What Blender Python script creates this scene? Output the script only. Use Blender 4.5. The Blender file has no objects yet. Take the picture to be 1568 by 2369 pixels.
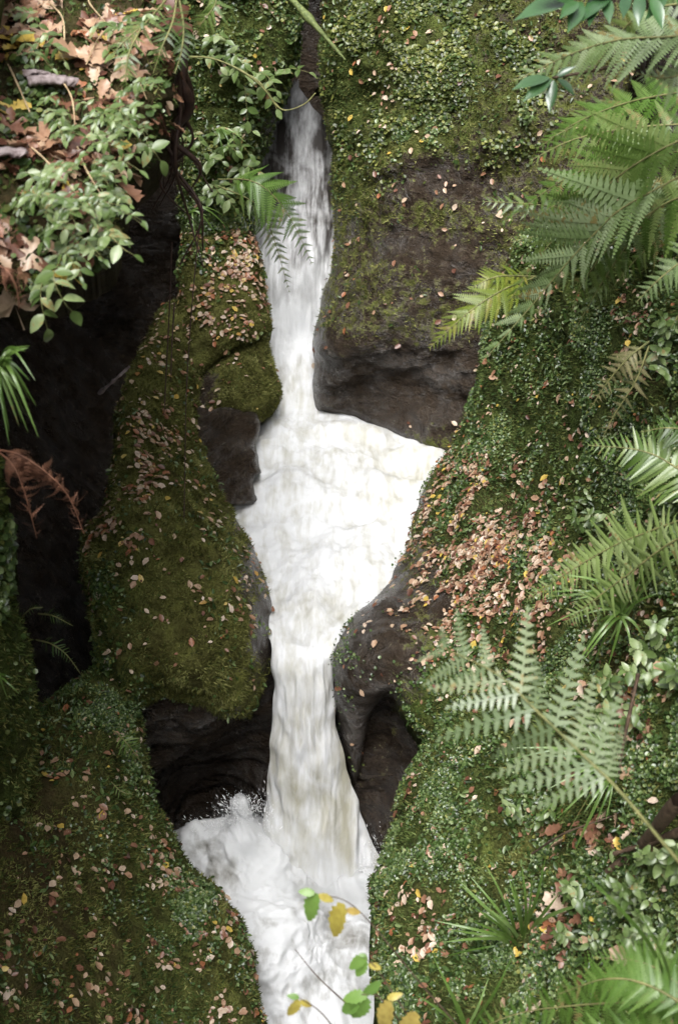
import bpy, math, random
import numpy as np
from mathutils import Vector, Matrix

random.seed(7)
RNG = np.random.default_rng(7)
S = bpy.context.scene
COL = S.collection

# ------------------------------------------------------------------ camera
PITCH = math.radians(35.0)
CAMZ = 5.45
FPX, CX, CY = 3290.0, 784.0, 1184.5          # picture measured on a 1568 x 2369 sheet
cam_d = bpy.data.cameras.new('camera')
cam = bpy.data.objects.new('camera', cam_d)
COL.objects.link(cam)
cam.location = (0, 0, CAMZ)
cam.rotation_euler = (math.radians(90) - PITCH, 0, 0)
cam_d.sensor_fit = 'VERTICAL'
cam_d.sensor_height = 36.0
cam_d.lens = 50.0
cam_d.clip_start = 0.05
cam_d.clip_end = 300
cam_d.dof.use_dof = True
cam_d.dof.focus_distance = 8.0
cam_d.dof.aperture_fstop = 3.6
S.camera = cam

# ------------------------------------------------------------------ world and sun (overcast)
SUN_EL, SUN_AZ = math.radians(62), math.radians(195)
w = bpy.data.worlds.new('World')
S.world = w
w.use_nodes = True
wn = w.node_tree
wn.nodes.clear()
sky = wn.nodes.new('ShaderNodeTexSky')
sky.sky_type = 'NISHITA'
sky.sun_disc = False
sky.sun_elevation = SUN_EL
sky.sun_rotation = SUN_AZ
sky.dust_density = 4.0
sky.air_density = 1.0
hsv = wn.nodes.new('ShaderNodeHueSaturation')
hsv.inputs['Saturation'].default_value = 0.17      # grey, clouded sky
bg = wn.nodes.new('ShaderNodeBackground')
bg.inputs['Strength'].default_value = 0.115
wo = wn.nodes.new('ShaderNodeOutputWorld')
wn.links.new(sky.outputs[0], hsv.inputs['Color'])
wn.links.new(hsv.outputs[0], bg.inputs['Color'])
wn.links.new(bg.outputs[0], wo.inputs['Surface'])
sun_d = bpy.data.lights.new('sun', 'SUN')
sun_d.energy = 1.5
sun_d.angle = math.radians(32)
sun_d.color = (1.0, 0.985, 0.965)
sun = bpy.data.objects.new('sun', sun_d)
COL.objects.link(sun)
# light comes from the azimuth SUN_AZ (measured from +Y, clockwise)
sv = Vector((math.sin(SUN_AZ) * math.cos(SUN_EL), math.cos(SUN_AZ) * math.cos(SUN_EL), math.sin(SUN_EL)))
sun.rotation_euler = sv.to_track_quat('Z', 'Y').to_euler()
S.view_settings.view_transform = 'Standard'
S.view_settings.look = 'None'
S.view_settings.gamma = 1.0
S.view_settings.exposure = 1.76
S.cycles.max_bounces = 6
S.cycles.diffuse_bounces = 3
S.cycles.glossy_bounces = 2
S.cycles.transmission_bounces = 4
S.cycles.caustics_reflective = False
S.cycles.caustics_refractive = False

# ------------------------------------------------------------------ helpers
SP, CP = math.sin(PITCH), math.cos(PITCH)


def rays(px, py):
    px = np.asarray(px, float); py = np.asarray(py, float)
    a = (px - CX) / FPX
    b = -(py - CY) / FPX
    return np.stack([a, CP + b * SP, -SP + b * CP], -1)


def P(px, py, Y):
    """The place at distance Y (metres ahead of the bridge) that shows at (px, py) of the sheet."""
    r = rays(px, py)
    t = np.asarray(Y, float) / r[..., 1]
    p = r * t[..., None]
    p[..., 2] += CAMZ
    return p


def Yz(py, z):
    r = rays(0, py)
    return (z - CAMZ) / r[2] * r[1]


def project(p):
    q = np.asarray(p, float) - np.array([0, 0, CAMZ])
    d = q[..., 1] * CP - q[..., 2] * SP
    u = q[..., 1] * SP + q[..., 2] * CP
    d = np.maximum(d, 1e-3)
    return CX + FPX * q[..., 0] / d, CY - FPX * u / d, d


def _h(ix, iy, iz, s):
    with np.errstate(over='ignore'):
        n = (ix.astype(np.uint32) * np.uint32(374761393) + iy.astype(np.uint32) * np.uint32(668265263)
             + iz.astype(np.uint32) * np.uint32(2147483647 & 1274126177) + np.uint32(s * 974711 + 13))
        n = (n ^ (n >> np.uint32(13))) * np.uint32(1274126177)
        n = n ^ (n >> np.uint32(16))
        n = n * np.uint32(2246822519)
        n = n ^ (n >> np.uint32(15))
    return n.astype(np.float64) / 4294967295.0


def vnoise(p, s=0):
    p = np.asarray(p, float)
    f = np.floor(p)
    i = f.astype(np.int64)
    t = p - f
    t = t * t * t * (t * (t * 6 - 15) + 10)
    out = 0
    for dx in (0, 1):
        wx = t[..., 0] if dx else 1 - t[..., 0]
        for dy in (0, 1):
            wy = t[..., 1] if dy else 1 - t[..., 1]
            for dz in (0, 1):
                wz = t[..., 2] if dz else 1 - t[..., 2]
                out = out + wx * wy * wz * _h(i[..., 0] + dx, i[..., 1] + dy, i[..., 2] + dz, s)
    return out * 2 - 1


def fbm(p, octv=4, s=0, gain=0.5):
    p = np.asarray(p, float)
    out, a, n = 0, 1.0, 0
    for k in range(octv):
        out = out + a * vnoise(p * (2.03 ** k) + 17.3 * k, s + k)
        n += a
        a *= gain
    return out / n


def sstep(a, b, x):
    t = np.clip((x - a) / (b - a), 0, 1)
    return t * t * (3 - 2 * t)


def mesh_from(name, verts, faces, attrs=None, smooth=True):
    """verts (n,3); faces = list of integer arrays (m,k)."""
    me = bpy.data.meshes.new(name)
    verts = np.ascontiguousarray(verts, np.float32)
    faces = [np.asarray(f, np.int32) for f in faces if len(f)]
    me.vertices.add(len(verts))
    me.vertices.foreach_set('co', verts.ravel())
    nl = sum(f.size for f in faces)
    npoly = sum(len(f) for f in faces)
    me.loops.add(nl)
    me.polygons.add(npoly)
    me.loops.foreach_set('vertex_index', np.concatenate([f.ravel() for f in faces]))
    tot = np.concatenate([np.full(len(f), f.shape[1], np.int32) for f in faces])
    st = np.concatenate([[0], np.cumsum(tot)[:-1]]).astype(np.int32)
    me.polygons.foreach_set('loop_start', st)
    try:
        me.polygons.foreach_set('loop_total', tot)
    except Exception:
        pass
    me.update(calc_edges=True)
    me.validate()
    me.polygons.foreach_set('use_smooth', np.full(len(me.polygons), smooth, bool))
    for k, v in (attrs or {}).items():
        v = np.ascontiguousarray(v, np.float32)
        if v.ndim == 1:
            at = me.attributes.new(k, 'FLOAT', 'POINT')
            at.data.foreach_set('value', v)
        else:
            at = me.attributes.new(k, 'FLOAT_VECTOR', 'POINT')
            at.data.foreach_set('vector', v.ravel())
    return me


def link(name, me, mat=None, parent=None, label=None, cat=None, group=None, kind=None, loc=None):
    o = bpy.data.objects.new(name, me)
    COL.objects.link(o)
    if me is not None and mat is not None and not me.materials:
        me.materials.append(mat)
    if parent is not None:
        o.parent = parent
    for k, v in (('label', label), ('category', cat), ('group', group), ('kind', kind)):
        if v:
            o[k] = v
    if loc is not None:
        o.location = loc
    return o


def vnormals(verts, quads):
    a, b, c, d = (verts[quads[:, i]] for i in range(4))
    fn = np.cross(c - a, d - b)
    n = np.zeros_like(verts)
    for i in range(4):
        np.add.at(n, quads[:, i], fn)
    l = np.linalg.norm(n, axis=1, keepdims=True)
    return n / np.maximum(l, 1e-9)


# ------------------------------------------------------------------ materials
class NT:
    def __init__(self, name):
        self.m = bpy.data.materials.new(name)
        self.m.use_nodes = True
        self.t = self.m.node_tree
        self.t.nodes.clear()
        self.out = self.t.nodes.new('ShaderNodeOutputMaterial')

    def n(self, typ, ins=None, **kw):
        nd = self.t.nodes.new('ShaderNode' + typ)
        for k, v in kw.items():
            setattr(nd, k, v)
        for k, v in (ins or {}).items():
            if isinstance(v, tuple) and len(v) == 2 and hasattr(v[0], 'outputs'):
                self.t.links.new(v[0].outputs[v[1]], nd.inputs[k])
            elif hasattr(v, 'outputs'):
                self.t.links.new(v.outputs[0], nd.inputs[k])
            else:
                nd.inputs[k].default_value = v
        return nd

    def ramp(self, fac, stops):
        r = self.n('ValToRGB', {'Fac': fac})
        e = r.color_ramp.elements
        while len(e) > 1:
            e.remove(e[-1])
        for i, (p, c) in enumerate(stops):
            x = e[0] if i == 0 else e.new(p)
            x.position = p
            x.color = c if len(c) == 4 else (*c, 1)
        return r

    def mix(self, fac, a, b, blend='MIX'):
        m = self.n('MixRGB', blend_type=blend)
        for k, v in (('Fac', fac), ('Color1', a), ('Color2', b)):
            if hasattr(v, 'outputs'):
                self.t.links.new(v.outputs[0], m.inputs[k])
            elif isinstance(v, tuple) and len(v) == 2:
                self.t.links.new(v[0].outputs[v[1]], m.inputs[k])
            else:
                m.inputs[k].default_value = (*v, 1) if isinstance(v, tuple) and len(v) == 3 else v
        return m

    def math(self, op, a, b=0.0, clamp=False):
        m = self.n('Math', operation=op, use_clamp=clamp)
        for i, v in enumerate((a, b)):
            if isinstance(v, tuple):
                self.t.links.new(v[0].outputs[v[1]], m.inputs[i])
            elif hasattr(v, 'outputs'):
                self.t.links.new(v.outputs[0], m.inputs[i])
            else:
                m.inputs[i].default_value = v
        return m

    def attr(self, name):
        return self.n('Attribute', attribute_name=name)

    def done(self, shader):
        self.t.links.new(shader.outputs[0], self.out.inputs['Surface'])
        return self.m


def make_rock_mat():
    N = NT('mossy wet rock')
    geo = N.n('NewGeometry')
    pos = (geo, 'Position')
    big = N.n('TexNoise', {'Vector': pos, 'Scale': 3.0, 'Detail': 6.0, 'Roughness': 0.6})
    mid = N.n('TexNoise', {'Vector': pos, 'Scale': 16.0, 'Detail': 5.0, 'Roughness': 0.65})
    fine = N.n('TexNoise', {'Vector': pos, 'Scale': 70.0, 'Detail': 4.0, 'Roughness': 0.7})
    mp = N.n('Mapping', {'Vector': pos, 'Scale': (3.0, 3.5, 13.0), 'Rotation': (0.35, 0.5, 0.0)})
    strat = N.n('TexNoise', {'Vector': mp, 'Scale': 1.6, 'Detail': 5.0, 'Roughness': 0.6, 'Distortion': 0.6})
    rock = N.ramp((strat, 'Fac'), [(0.25, (0.018, 0.012, 0.008)), (0.45, (0.042, 0.029, 0.020)),
                                  (0.62, (0.070, 0.051, 0.037)), (0.8, (0.16, 0.13, 0.11))])
    rock = N.mix(0.5, rock, N.ramp((mid, 'Fac'), [(0.3, (0.016, 0.011, 0.008)), (0.7, (0.070, 0.054, 0.038))]))
    tone = N.attr('tone')
    mo_ol = N.ramp((fine, 'Fac'), [(0.25, (0.038, 0.038, 0.009)), (0.5, (0.110, 0.114, 0.030)), (0.75, (0.19, 0.195, 0.070))])
    mo_gr = N.ramp((fine, 'Fac'), [(0.25, (0.018, 0.028, 0.006)), (0.5, (0.050, 0.078, 0.017)), (0.75, (0.11, 0.15, 0.045))])
    moss = N.mix((tone, 'Fac'), mo_ol, mo_gr)
    moss = N.mix(N.ramp((big, 'Fac'), [(0.35, (0, 0, 0)), (0.65, (0.55, 0.55, 0.55))]), moss, N.mix(0.5, moss, (0.10, 0.085, 0.03)))
    patchy = N.n('TexNoise', {'Vector': pos, 'Scale': 7.0, 'Detail': 5.0, 'Roughness': 0.65})
    moss = N.mix(1.0, moss, N.ramp((patchy, 'Fac'), [(0.32, (0.42, 0.38, 0.34)), (0.5, (1.0, 1.0, 1.0)), (0.68, (1.45, 1.5, 1.3))]), 'MULTIPLY')
    soil = N.attr('soil')  # earth brown; on leafy_spur it also paints in shade
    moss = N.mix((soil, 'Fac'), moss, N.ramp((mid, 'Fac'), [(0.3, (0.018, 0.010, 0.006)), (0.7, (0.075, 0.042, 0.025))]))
    at = N.attr('moss')
    f = N.math('ADD', (at, 'Fac'), N.math('MULTIPLY', N.math('SUBTRACT', (mid, 'Fac'), 0.5), 1.5))
    f = N.math('ADD', f, N.math('MULTIPLY', N.math('SUBTRACT', (fine, 'Fac'), 0.5), 0.7))
    f = N.ramp(f, [(0.38, (0, 0, 0)), (0.6, (1, 1, 1))])
    col = N.mix(f, rock, moss)
    wetn = N.ramp((big, 'Fac'), [(0.4, (0.32, 0.32, 0.32)), (0.6, (0.11, 0.11, 0.11))])
    rough = N.mix(f, wetn, (0.9, 0.9, 0.9))
    hh = N.math('ADD', N.math('MULTIPLY', (strat, 'Fac'), 0.7), N.math('MULTIPLY', (fine, 'Fac'), 0.6))
    hh = N.math('ADD', hh, N.math('MULTIPLY', (mid, 'Fac'), 0.6))
    mpc = N.n('Mapping', {'Vector': pos, 'Scale': (5.0, 5.0, 9.0), 'Rotation': (0.3, 0.55, 0.2)})
    crk = N.n('TexNoise', {'Vector': mpc, 'Scale': 1.3, 'Detail': 4.0, 'Roughness': 0.55, 'Distortion': 0.4})
    ridge = N.math('MINIMUM', N.math('MULTIPLY', N.math('ABSOLUTE', N.math('SUBTRACT', (crk, 'Fac'), 0.5)), 9.0), 1.0)
    hh = N.math('ADD', hh, N.math('MULTIPLY', ridge, N.mix(f, (0.22, 0.22, 0.22), (0.0, 0.0, 0.0))))
    bump = N.n('Bump', {'Strength': 1.0, 'Distance': 0.055, 'Height': hh})
    wetp = N.n('TexNoise', {'Vector': pos, 'Scale': 5.0, 'Detail': 4.0, 'Roughness': 0.6})
    spec = N.ramp((wetp, 'Fac'), [(0.42, (0.12, 0.12, 0.12)), (0.6, (0.9, 0.9, 0.9))])
    spec = N.mix(f, spec, (0.12, 0.12, 0.12))
    b = N.n('BsdfPrincipled', {'Base Color': col, 'Roughness': rough, 'Normal': bump, 'Specular IOR Level': spec})
    return N.done(b)


def make_water_mat():
    N = NT('foaming water')
    fl = N.attr('flow')
    mp1 = N.n('Mapping', {'Vector': (fl, 'Vector'), 'Scale': (13.0, 2.6, 1.0)})
    mp2 = N.n('Mapping', {'Vector': (fl, 'Vector'), 'Scale': (34.0, 7.0, 1.0)})
    mp3 = N.n('Mapping', {'Vector': (fl, 'Vector'), 'Scale': (4.0, 2.6, 1.0)})
    n1 = N.n('TexNoise', {'Vector': mp1, 'Scale': 1.0, 'Detail': 5.0, 'Roughness': 0.6, 'Distortion': 0.5})
    n2 = N.n('TexNoise', {'Vector': mp2, 'Scale': 1.0, 'Detail': 3.0, 'Roughness': 0.6})
    n3 = N.n('TexNoise', {'Vector': mp3, 'Scale': 1.0, 'Detail': 5.0, 'Roughness': 0.6, 'Distortion': 1.2})
    foam = N.attr('foam')
    s = N.math('ADD', N.math('MULTIPLY', (n1, 'Fac'), 0.45), N.math('MULTIPLY', (n2, 'Fac'), 0.2))
    s = N.math('ADD', s, N.math('MULTIPLY', (n3, 'Fac'), 0.35))
    s = N.math('MULTIPLY', N.math('SUBTRACT', s, 0.5), 3.4)
    s = N.math('ADD', s, (foam, 'Fac'))
    f = N.ramp(s, [(0.05, (0, 0, 0)), (0.9, (1, 1, 1))])
    murk = N.attr('murk')
    clear = N.mix((murk, 'Fac'), (0.05, 0.043, 0.038), (0.37, 0.355, 0.285))
    col = N.mix(f, clear, (0.645, 0.652, 0.66))
    rough = N.mix(f, (0.38, 0.38, 0.38), (0.8, 0.8, 0.8))
    bump = N.n('Bump', {'Strength': 0.12, 'Distance': 0.02, 'Height': s})
    b = N.n('BsdfPrincipled', {'Base Color': col, 'Roughness': rough, 'Normal': bump, 'Subsurface Weight': 0.85,
                               'Subsurface Radius': (0.032, 0.032, 0.031), 'Subsurface Scale': 1.0})
    return N.done(b)


def make_leaf_mat(name, c1, c2, rough=0.4, transl=0.25, attr='tint', vein=0.0, spec=0.5, objrand=False, third=None):
    N = NT(name)
    if objrand:
        oi = N.n('ObjectInfo')
        src = (oi, 'Random')
    else:
        a = N.attr(attr)
        src = (a, 'Fac')
    geo = N.n('NewGeometry')
    nz = N.n('TexNoise', {'Vector': (geo, 'Position'), 'Scale': 45.0, 'Detail': 3.0})
    f = N.math('ADD', src, N.math('MULTIPLY', N.math('SUBTRACT', (nz, 'Fac'), 0.5), 0.7), True)
    stops = [(0.0, c1), (1.0, c2)] if third is None else [(0.0, c1), (0.55, c2), (0.93, third)] + ([(0.985, third), (1.0, (0.24, 0.20, 0.08))] if objrand else [])
    col = N.ramp(f, stops)
    b = N.n('BsdfPrincipled', {'Base Color': col, 'Roughness': rough, 'Specular IOR Level': spec})
    if transl > 0:
        tr = N.n('BsdfTranslucent', {'Color': N.mix(1.0, col, (1.25, 1.3, 0.8), 'MULTIPLY')})
        b = N.n('MixShader', {0: transl, 1: b, 2: tr})
    return N.done(b)


def make_palette_mat(name, stops, rough=0.5, transl=0.1, objrand=False):
    N = NT(name)
    if objrand:
        src = (N.n('ObjectInfo'), 'Random')
    else:
        src = (N.attr('tint'), 'Fac')
    geo = N.n('NewGeometry')
    nz = N.n('TexNoise', {'Vector': (geo, 'Position'), 'Scale': 60.0, 'Detail': 3.0})
    r = N.ramp(src, stops)
    r.color_ramp.interpolation = 'LINEAR'
    col = N.mix(N.ramp((nz, 'Fac'), [(0.35, (0.0, 0.0, 0.0)), (0.75, (0.6, 0.6, 0.6))]), r, N.mix(1.0, r, (0.5, 0.42, 0.38), 'MULTIPLY'))
    b = N.n('BsdfPrincipled', {'Base Color': col, 'Roughness': rough})
    if transl > 0:
        tr = N.n('BsdfTranslucent', {'Color': col})
        b = N.n('MixShader', {0: transl, 1: b, 2: tr})
    return N.done(b)


def make_plain(name, c1, c2, scale=20.0, rough=0.7):
    N = NT(name)
    geo = N.n('NewGeometry')
    nz = N.n('TexNoise', {'Vector': (geo, 'Position'), 'Scale': scale, 'Detail': 5.0})
    col = N.ramp((nz, 'Fac'), [(0.3, c1), (0.7, c2)])
    bump = N.n('Bump', {'Strength': 0.5, 'Distance': 0.01, 'Height': (nz, 'Fac')})
    return N.done(N.n('BsdfPrincipled', {'Base Color': col, 'Roughness': rough, 'Normal': bump}))


M_ROCK = make_rock_mat()
M_WATER = make_water_mat()

# ------------------------------------------------------------------ rock patches
PATCH = {}


def blobs(px, py, lst, base=0.0):
    v = np.full(np.shape(px), base, float)
    for (x, y, rx, ry, val) in lst:
        g = np.exp(-(((px - x) / rx) ** 2 + ((py - y) / ry) ** 2))
        v = v * (1 - g) + val * g
    return v


def tps_fit(xy, v, reg=1e-3):
    n = len(xy)
    q = xy / 400.0
    r2 = ((q[:, None] - q[None]) ** 2).sum(-1)
    K = np.where(r2 > 0, r2 * np.log(np.sqrt(r2) + 1e-12), 0) + reg * np.eye(n)
    A = np.zeros((n + 3, n + 3))
    A[:n, :n] = K
    A[:n, n] = 1
    A[:n, n + 1:] = q
    A[n, :n] = 1
    A[n + 1:, :n] = q.T
    return np.linalg.solve(A, np.concatenate([v, np.zeros(3)])), q


def tps_eval(fit, xy):
    wts, q = fit
    p = xy / 400.0
    out = np.empty(len(p))
    n = len(q)
    for i in range(0, len(p), 20000):
        pp = p[i:i + 20000]
        r2 = ((pp[:, None] - q[None]) ** 2).sum(-1)
        K = np.where(r2 > 0, 0.5 * r2 * np.log(r2 + 1e-20), 0)
        out[i:i + 20000] = K @ wts[:n] + wts[n] + pp @ wts[n + 1:]
    return out


def norm_pts(lst):
    return np.array([[a[0], a[1], a[2] if a[2] is not None else Yz(a[1], a[3])] for a in lst], float)


def seg_near(pts, poly):
    """distance to the closed outline, nearest point, inward direction index"""
    n = len(pts)
    best = np.full(n, 1e18)
    near = np.zeros((n, 2))
    inside = np.zeros(n, bool)
    m = len(poly)
    for i in range(m):
        a = poly[i]
        b = poly[(i + 1) % m]
        ab = b - a
        t = np.clip(((pts - a) @ ab) / max(ab @ ab, 1e-9), 0, 1)
        c = a + t[:, None] * ab
        d = ((pts - c) ** 2).sum(1)
        k = d < best
        best[k] = d[k]
        near[k] = c[k]
        if a[1] != b[1]:
            cond = ((a[1] > pts[:, 1]) != (b[1] > pts[:, 1])) & (pts[:, 0] < (b[0] - a[0]) * (pts[:, 1] - a[1]) / (b[1] - a[1]) + a[0])
            inside ^= cond
    return np.sqrt(best), near, inside


def patch(name, outline, inner, step=6, roll=40, rolld=0.2, skirt=0.8, amp=(0.10, 0.035, 0.012), freq=(1.3, 5.0, 17.0),
          seed=1, moss=(), moss0=0.8, tone=(), tone0=0.0, soil=(), soil0=0.0, strata=(0.0, 9.0), jit=5.0,
          label=None, cat='rock', drop=0.3, inw=0.08, mat=None, water=False, kind='structure', rough_at=None):
    ol = norm_pts(outline)
    al = np.concatenate([ol, norm_pts(inner)]) if len(inner) else ol
    fit = tps_fit(al[:, :2], al[:, 2])
    poly = []
    m = len(ol)
    for i in range(m):                                  # uneven outline
        a, b = ol[i, :2], ol[(i + 1) % m, :2]
        k = max(1, int(np.linalg.norm(b - a) / 9))
        for t in np.linspace(0, 1, k, endpoint=False):
            poly.append(a + (b - a) * t)
    poly = np.array(poly)
    for _ in range(3):
        poly = 0.5 * poly + 0.25 * np.roll(poly, 1, 0) + 0.25 * np.roll(poly, -1, 0)
    q = np.concatenate([poly, np.zeros((len(poly), 1))], 1)
    poly = poly + jit * 2.0 * np.stack([fbm(q / 45.0, 4, seed + 50), fbm(q / 45.0, 4, seed + 60)], 1)
    x0, y0 = np.maximum(poly.min(0) - step, (-200, -220))
    x1, y1 = np.minimum(poly.max(0) + step, (1770, 2590))
    gx = np.arange(x0, x1 + step, step)
    gy = np.arange(y0, y1 + step, step)
    G = np.stack(np.meshgrid(gx, gy), -1).reshape(-1, 2)
    d, near, ins = seg_near(G, poly)
    W = len(gx)
    H = len(gy)
    idx = np.arange(W * H).reshape(H, W)
    quads = np.stack([idx[:-1, :-1], idx[1:, :-1], idx[1:, 1:], idx[:-1, 1:]], -1).reshape(-1, 4)
    keep = ins[quads].sum(1) >= 2
    quads = quads[keep]
    xy = np.where(ins[:, None], G, near)
    dist = np.where(ins, d, 0)
    used = np.unique(quads)
    remap = -np.ones(W * H, int)
    remap[used] = np.arange(len(used))
    quads = remap[quads]
    xy = xy[used]
    dist = dist[used]
    Y = tps_eval(fit, xy)
    base = P(xy[:, 0], xy[:, 1], Y)
    ru = rays(xy[:, 0], xy[:, 1])
    ru /= np.linalg.norm(ru, axis=1, keepdims=True)
    t = np.clip(dist / roll, 0, 1)
    base = base + ru * (rolld * (1 - np.sqrt(np.maximum(0, 1 - (1 - t) ** 2))))[:, None]
    nf = len(base)
    # skirt: carries the rock round its edge and on behind
    e = np.concatenate([quads[:, [0, 1]], quads[:, [1, 2]], quads[:, [2, 3]], quads[:, [3, 0]]])
    key = np.sort(e, 1)
    _, inv, cnt = np.unique(key[:, 0] * 10000000 + key[:, 1], return_inverse=True, return_counts=True)
    be = e[cnt[inv] == 1]
    bv = np.unique(be)
    K = 5 if skirt > 0 else 0
    verts = [base]
    allq = [quads]
    prev = np.arange(nf)
    cen = poly.mean(0)
    if K:
        # inward direction in the picture plane of each edge vertex
        nb = np.zeros((nf, 2))
        qc = xy[quads].mean(1)
        for i in range(4):
            np.add.at(nb, quads[:, i], qc - xy[quads[:, i]])
        nb = nb[bv]
        nb /= np.maximum(np.linalg.norm(nb, axis=1, keepdims=True), 1e-6)
        inward = nb[:, :1] * np.array([1, 0, 0.]) - nb[:, 1:] * np.array([0, SP, CP])
        for k in range(1, K + 1):
            s_ = skirt * (k / K) ** 1.4
            pos = base[bv] + ru[bv] * s_ + inward * (inw * s_ * (k / K)) + np.array([0, 0, -drop * s_ * (k / K)])
            verts.append(pos)
            cur = -np.ones(nf, int)
            cur[bv] = nf + (k - 1) * len(bv) + np.arange(len(bv))
            allq.append(np.stack([prev[be[:, 1]], prev[be[:, 0]], cur[be[:, 0]], cur[be[:, 1]]], 1))
            prev = cur
    V = np.concatenate(verts)
    Q = np.concatenate(allq)
    N = vnormals(V, Q)
    px, py, dep = project(V)
    mo = blobs(px, py, moss, moss0)
    to = blobs(px, py, tone, tone0)
    so = blobs(px, py, soil, soil0)
    if not water:
        dsp = amp[0] * fbm(V * freq[0], 3, seed) + amp[1] * fbm(V * freq[1], 3, seed + 5) + amp[2] * fbm(V * freq[2], 3, seed + 9)
        ed = np.full(len(V), 0.12)
        ed[:nf] = 0.12 + 0.88 * np.clip(dist / (roll * 1.6 + 20), 0, 1)
        dsp = dsp * ed
        bare = np.clip(1 - mo, 0, 1)
        if strata[0] > 0:
            rot = np.stack([V[:, 0] * 0.9 + 0.25 * V[:, 2], V[:, 1], V[:, 2] - 0.45 * V[:, 0] + 0.2 * V[:, 1]], 1)
            st = fbm(rot * np.array([1.3, 1.3, strata[1]]), 4, seed + 20)
            dsp = dsp + ed * (strata[0] * (0.25 + 0.75 * bare) * st + 0.014 * bare * fbm(rot * np.array([6.0, 6.0, 18.0]), 3, seed + 25))
        V = V + N * dsp[:, None]
        N = vnormals(V, Q)
    else:
        V, N = water(V, Q, N, px, py)
    attrs = {'moss': mo, 'tone': to, 'soil': so}
    if water:
        attrs = water_attrs(V, px, py)
    me = mesh_from(name, V, [Q[:, ::-1] if False else Q], attrs)
    o = link(name, me, mat or M_ROCK, label=label, cat=cat, kind=kind)
    px, py, dep = project(V)
    PATCH[o.name] = dict(V=V, N=N, Q=Q[:len(quads)], nf=nf, px=px[:nf], py=py[:nf], d=dep[:nf], moss=mo, tone=to, obj=o)
    return o


exec_parts = True
# ---- left of the stream
patch('mossy_slab',
      [(372, 715, 9.2), (470, 660, 9.5), (478, 830, 9.0), (478, 960, 8.5), (500, 1090, 7.95), (530, 1170, 7.55), (572, 1245, 7.2),
       (606, 1310, 6.95), (633, 1400, 6.7), (641, 1460, 6.5), (632, 1540, 6.3), (606, 1610, 6.2), (572, 1665, 6.1), (500, 1655, 6.05),
       (440, 1625, 6.0), (380, 1610, 6.0), (310, 1640, 5.9), (240, 1600, 5.9), (218, 1450, 6.1), (195, 1350, 6.3), (180, 1240, 6.55),
       (235, 1180, 6.8), (258, 1080, 7.1), (262, 1000, 7.4), (290, 880, 8.0), (345, 775, 8.8)],
      [(400, 900, 8.25), (380, 1100, 7.15), (350, 1300, 6.3), (450, 1250, 6.65), (530, 1350, 6.4), (420, 1450, 6.05), (540, 1520, 6.05),
       (330, 1500, 5.9), (470, 1560, 5.85), (300, 1200, 6.55)],
      seed=3, roll=55, rolld=0.32, skirt=1.3, drop=0.6, moss0=0.85,
      moss=[(585, 1290, 18, 60, 0.2), (545, 1200, 14, 50, 0.35), (612, 1450, 42, 140, 0.1), (560, 1340, 28, 60, 0.3), (480, 1680, 160, 32, 0.0), (300, 700, 60, 90, 0.2)],
      tone=[(260, 1380, 70, 110, 0.6), (260, 1600, 80, 60, 0.8)], amp=(0.09, 0.055, 0.024),
      label='big olive mossy slab strewn with leaves beside the pool', cat='rock')
patch('leafy_block',
      [(425, 540, 9.5), (550, 520, 9.6), (588, 560, 9.55), (612, 640, 9.45), (622, 720, 9.25), (628, 765, 9.1), (600, 785, 8.95), (550, 805, 8.85), (505, 838, 8.75), (465, 872, 8.65), (430, 880, 8.7), (410, 760, 9.15)],
      [(520, 640, 9.35), (540, 740, 8.98)],
      seed=8, roll=30, rolld=0.25, skirt=0.9, drop=0.35, moss0=0.85, amp=(0.05, 0.035, 0.014),
      label='mossy rock block heaped with pale leaves beside the upper fall', cat='rock')
patch('mossy_block',
      [(440, 820, 9.1), (540, 780, 9.15), (622, 765, 9.15), (630, 830, 9.0), (650, 905, 8.8), (634, 950, 8.7),
       (600, 985, 8.62), (540, 1000, 8.55), (478, 985, 8.45), (430, 960, 8.5)],
      [(560, 860, 8.68), (500, 890, 8.65), (560, 930, 8.5)],
      seed=9, roll=34, rolld=0.25, skirt=0.9, drop=0.35, moss0=0.85, moss=[(560, 1000, 120, 34, 0.0), (480, 900, 30, 60, 0.2)],
      strata=(0.03, 8.0), amp=(0.05, 0.035, 0.014),
      label='bare mossy rock block overhanging the head of the pool', cat='rock')
patch('layered_rock',
      [(440, 930, 8.5), (592, 950, 8.5), (606, 985, 8.4), (600, 1008, 8.33), (584, 1035, 8.25), (602, 1052, 8.2), (594, 1075, 8.12), (616, 1094, 8.05), (588, 1100, 8.02), (586, 1130, 7.95), (600, 1150, 7.88), (592, 1168, 7.8), (540, 1168, 7.7),
       (440, 1180, 7.6)],
      [(540, 1040, 8.15), (540, 1110, 7.95)],
      seed=12, roll=14, rolld=0.1, skirt=0.8, drop=0.1, moss0=0.15, strata=(0.20, 12.0), amp=(0.03, 0.03, 0.012), jit=2.0,
      label='dark layered wet rock under the mossy block at the waterline', cat='rock')
patch('ivy_cliff',
      [(440, -200, 10.0), (700, -200, 10.4), (700, -20, 10.4), (690, 120, 10.35), (660, 225, 10.25), (628, 320, 10.15), (590, 390, 9.95), (580, 470, 9.8),
       (590, 590, 9.7), (560, 660, 9.6), (425, 700, 9.5), (418, 500, 9.75), (430, 250, 9.9), (428, 50, 10.0)],
      [(520, 100, 9.9), (540, 300, 9.8), (480, 420, 9.65), (500, 560, 9.55), (620, 150, 10.0)],
      seed=17, roll=40, rolld=0.35, skirt=1.6, drop=0.1, moss0=0.75, tone0=0.8, moss=[(640, 300, 36, 120, 0.2)], amp=(0.12, 0.06, 0.03),
      label='steep cliff face under creepers above the upper fall', cat='cliff')
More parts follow.
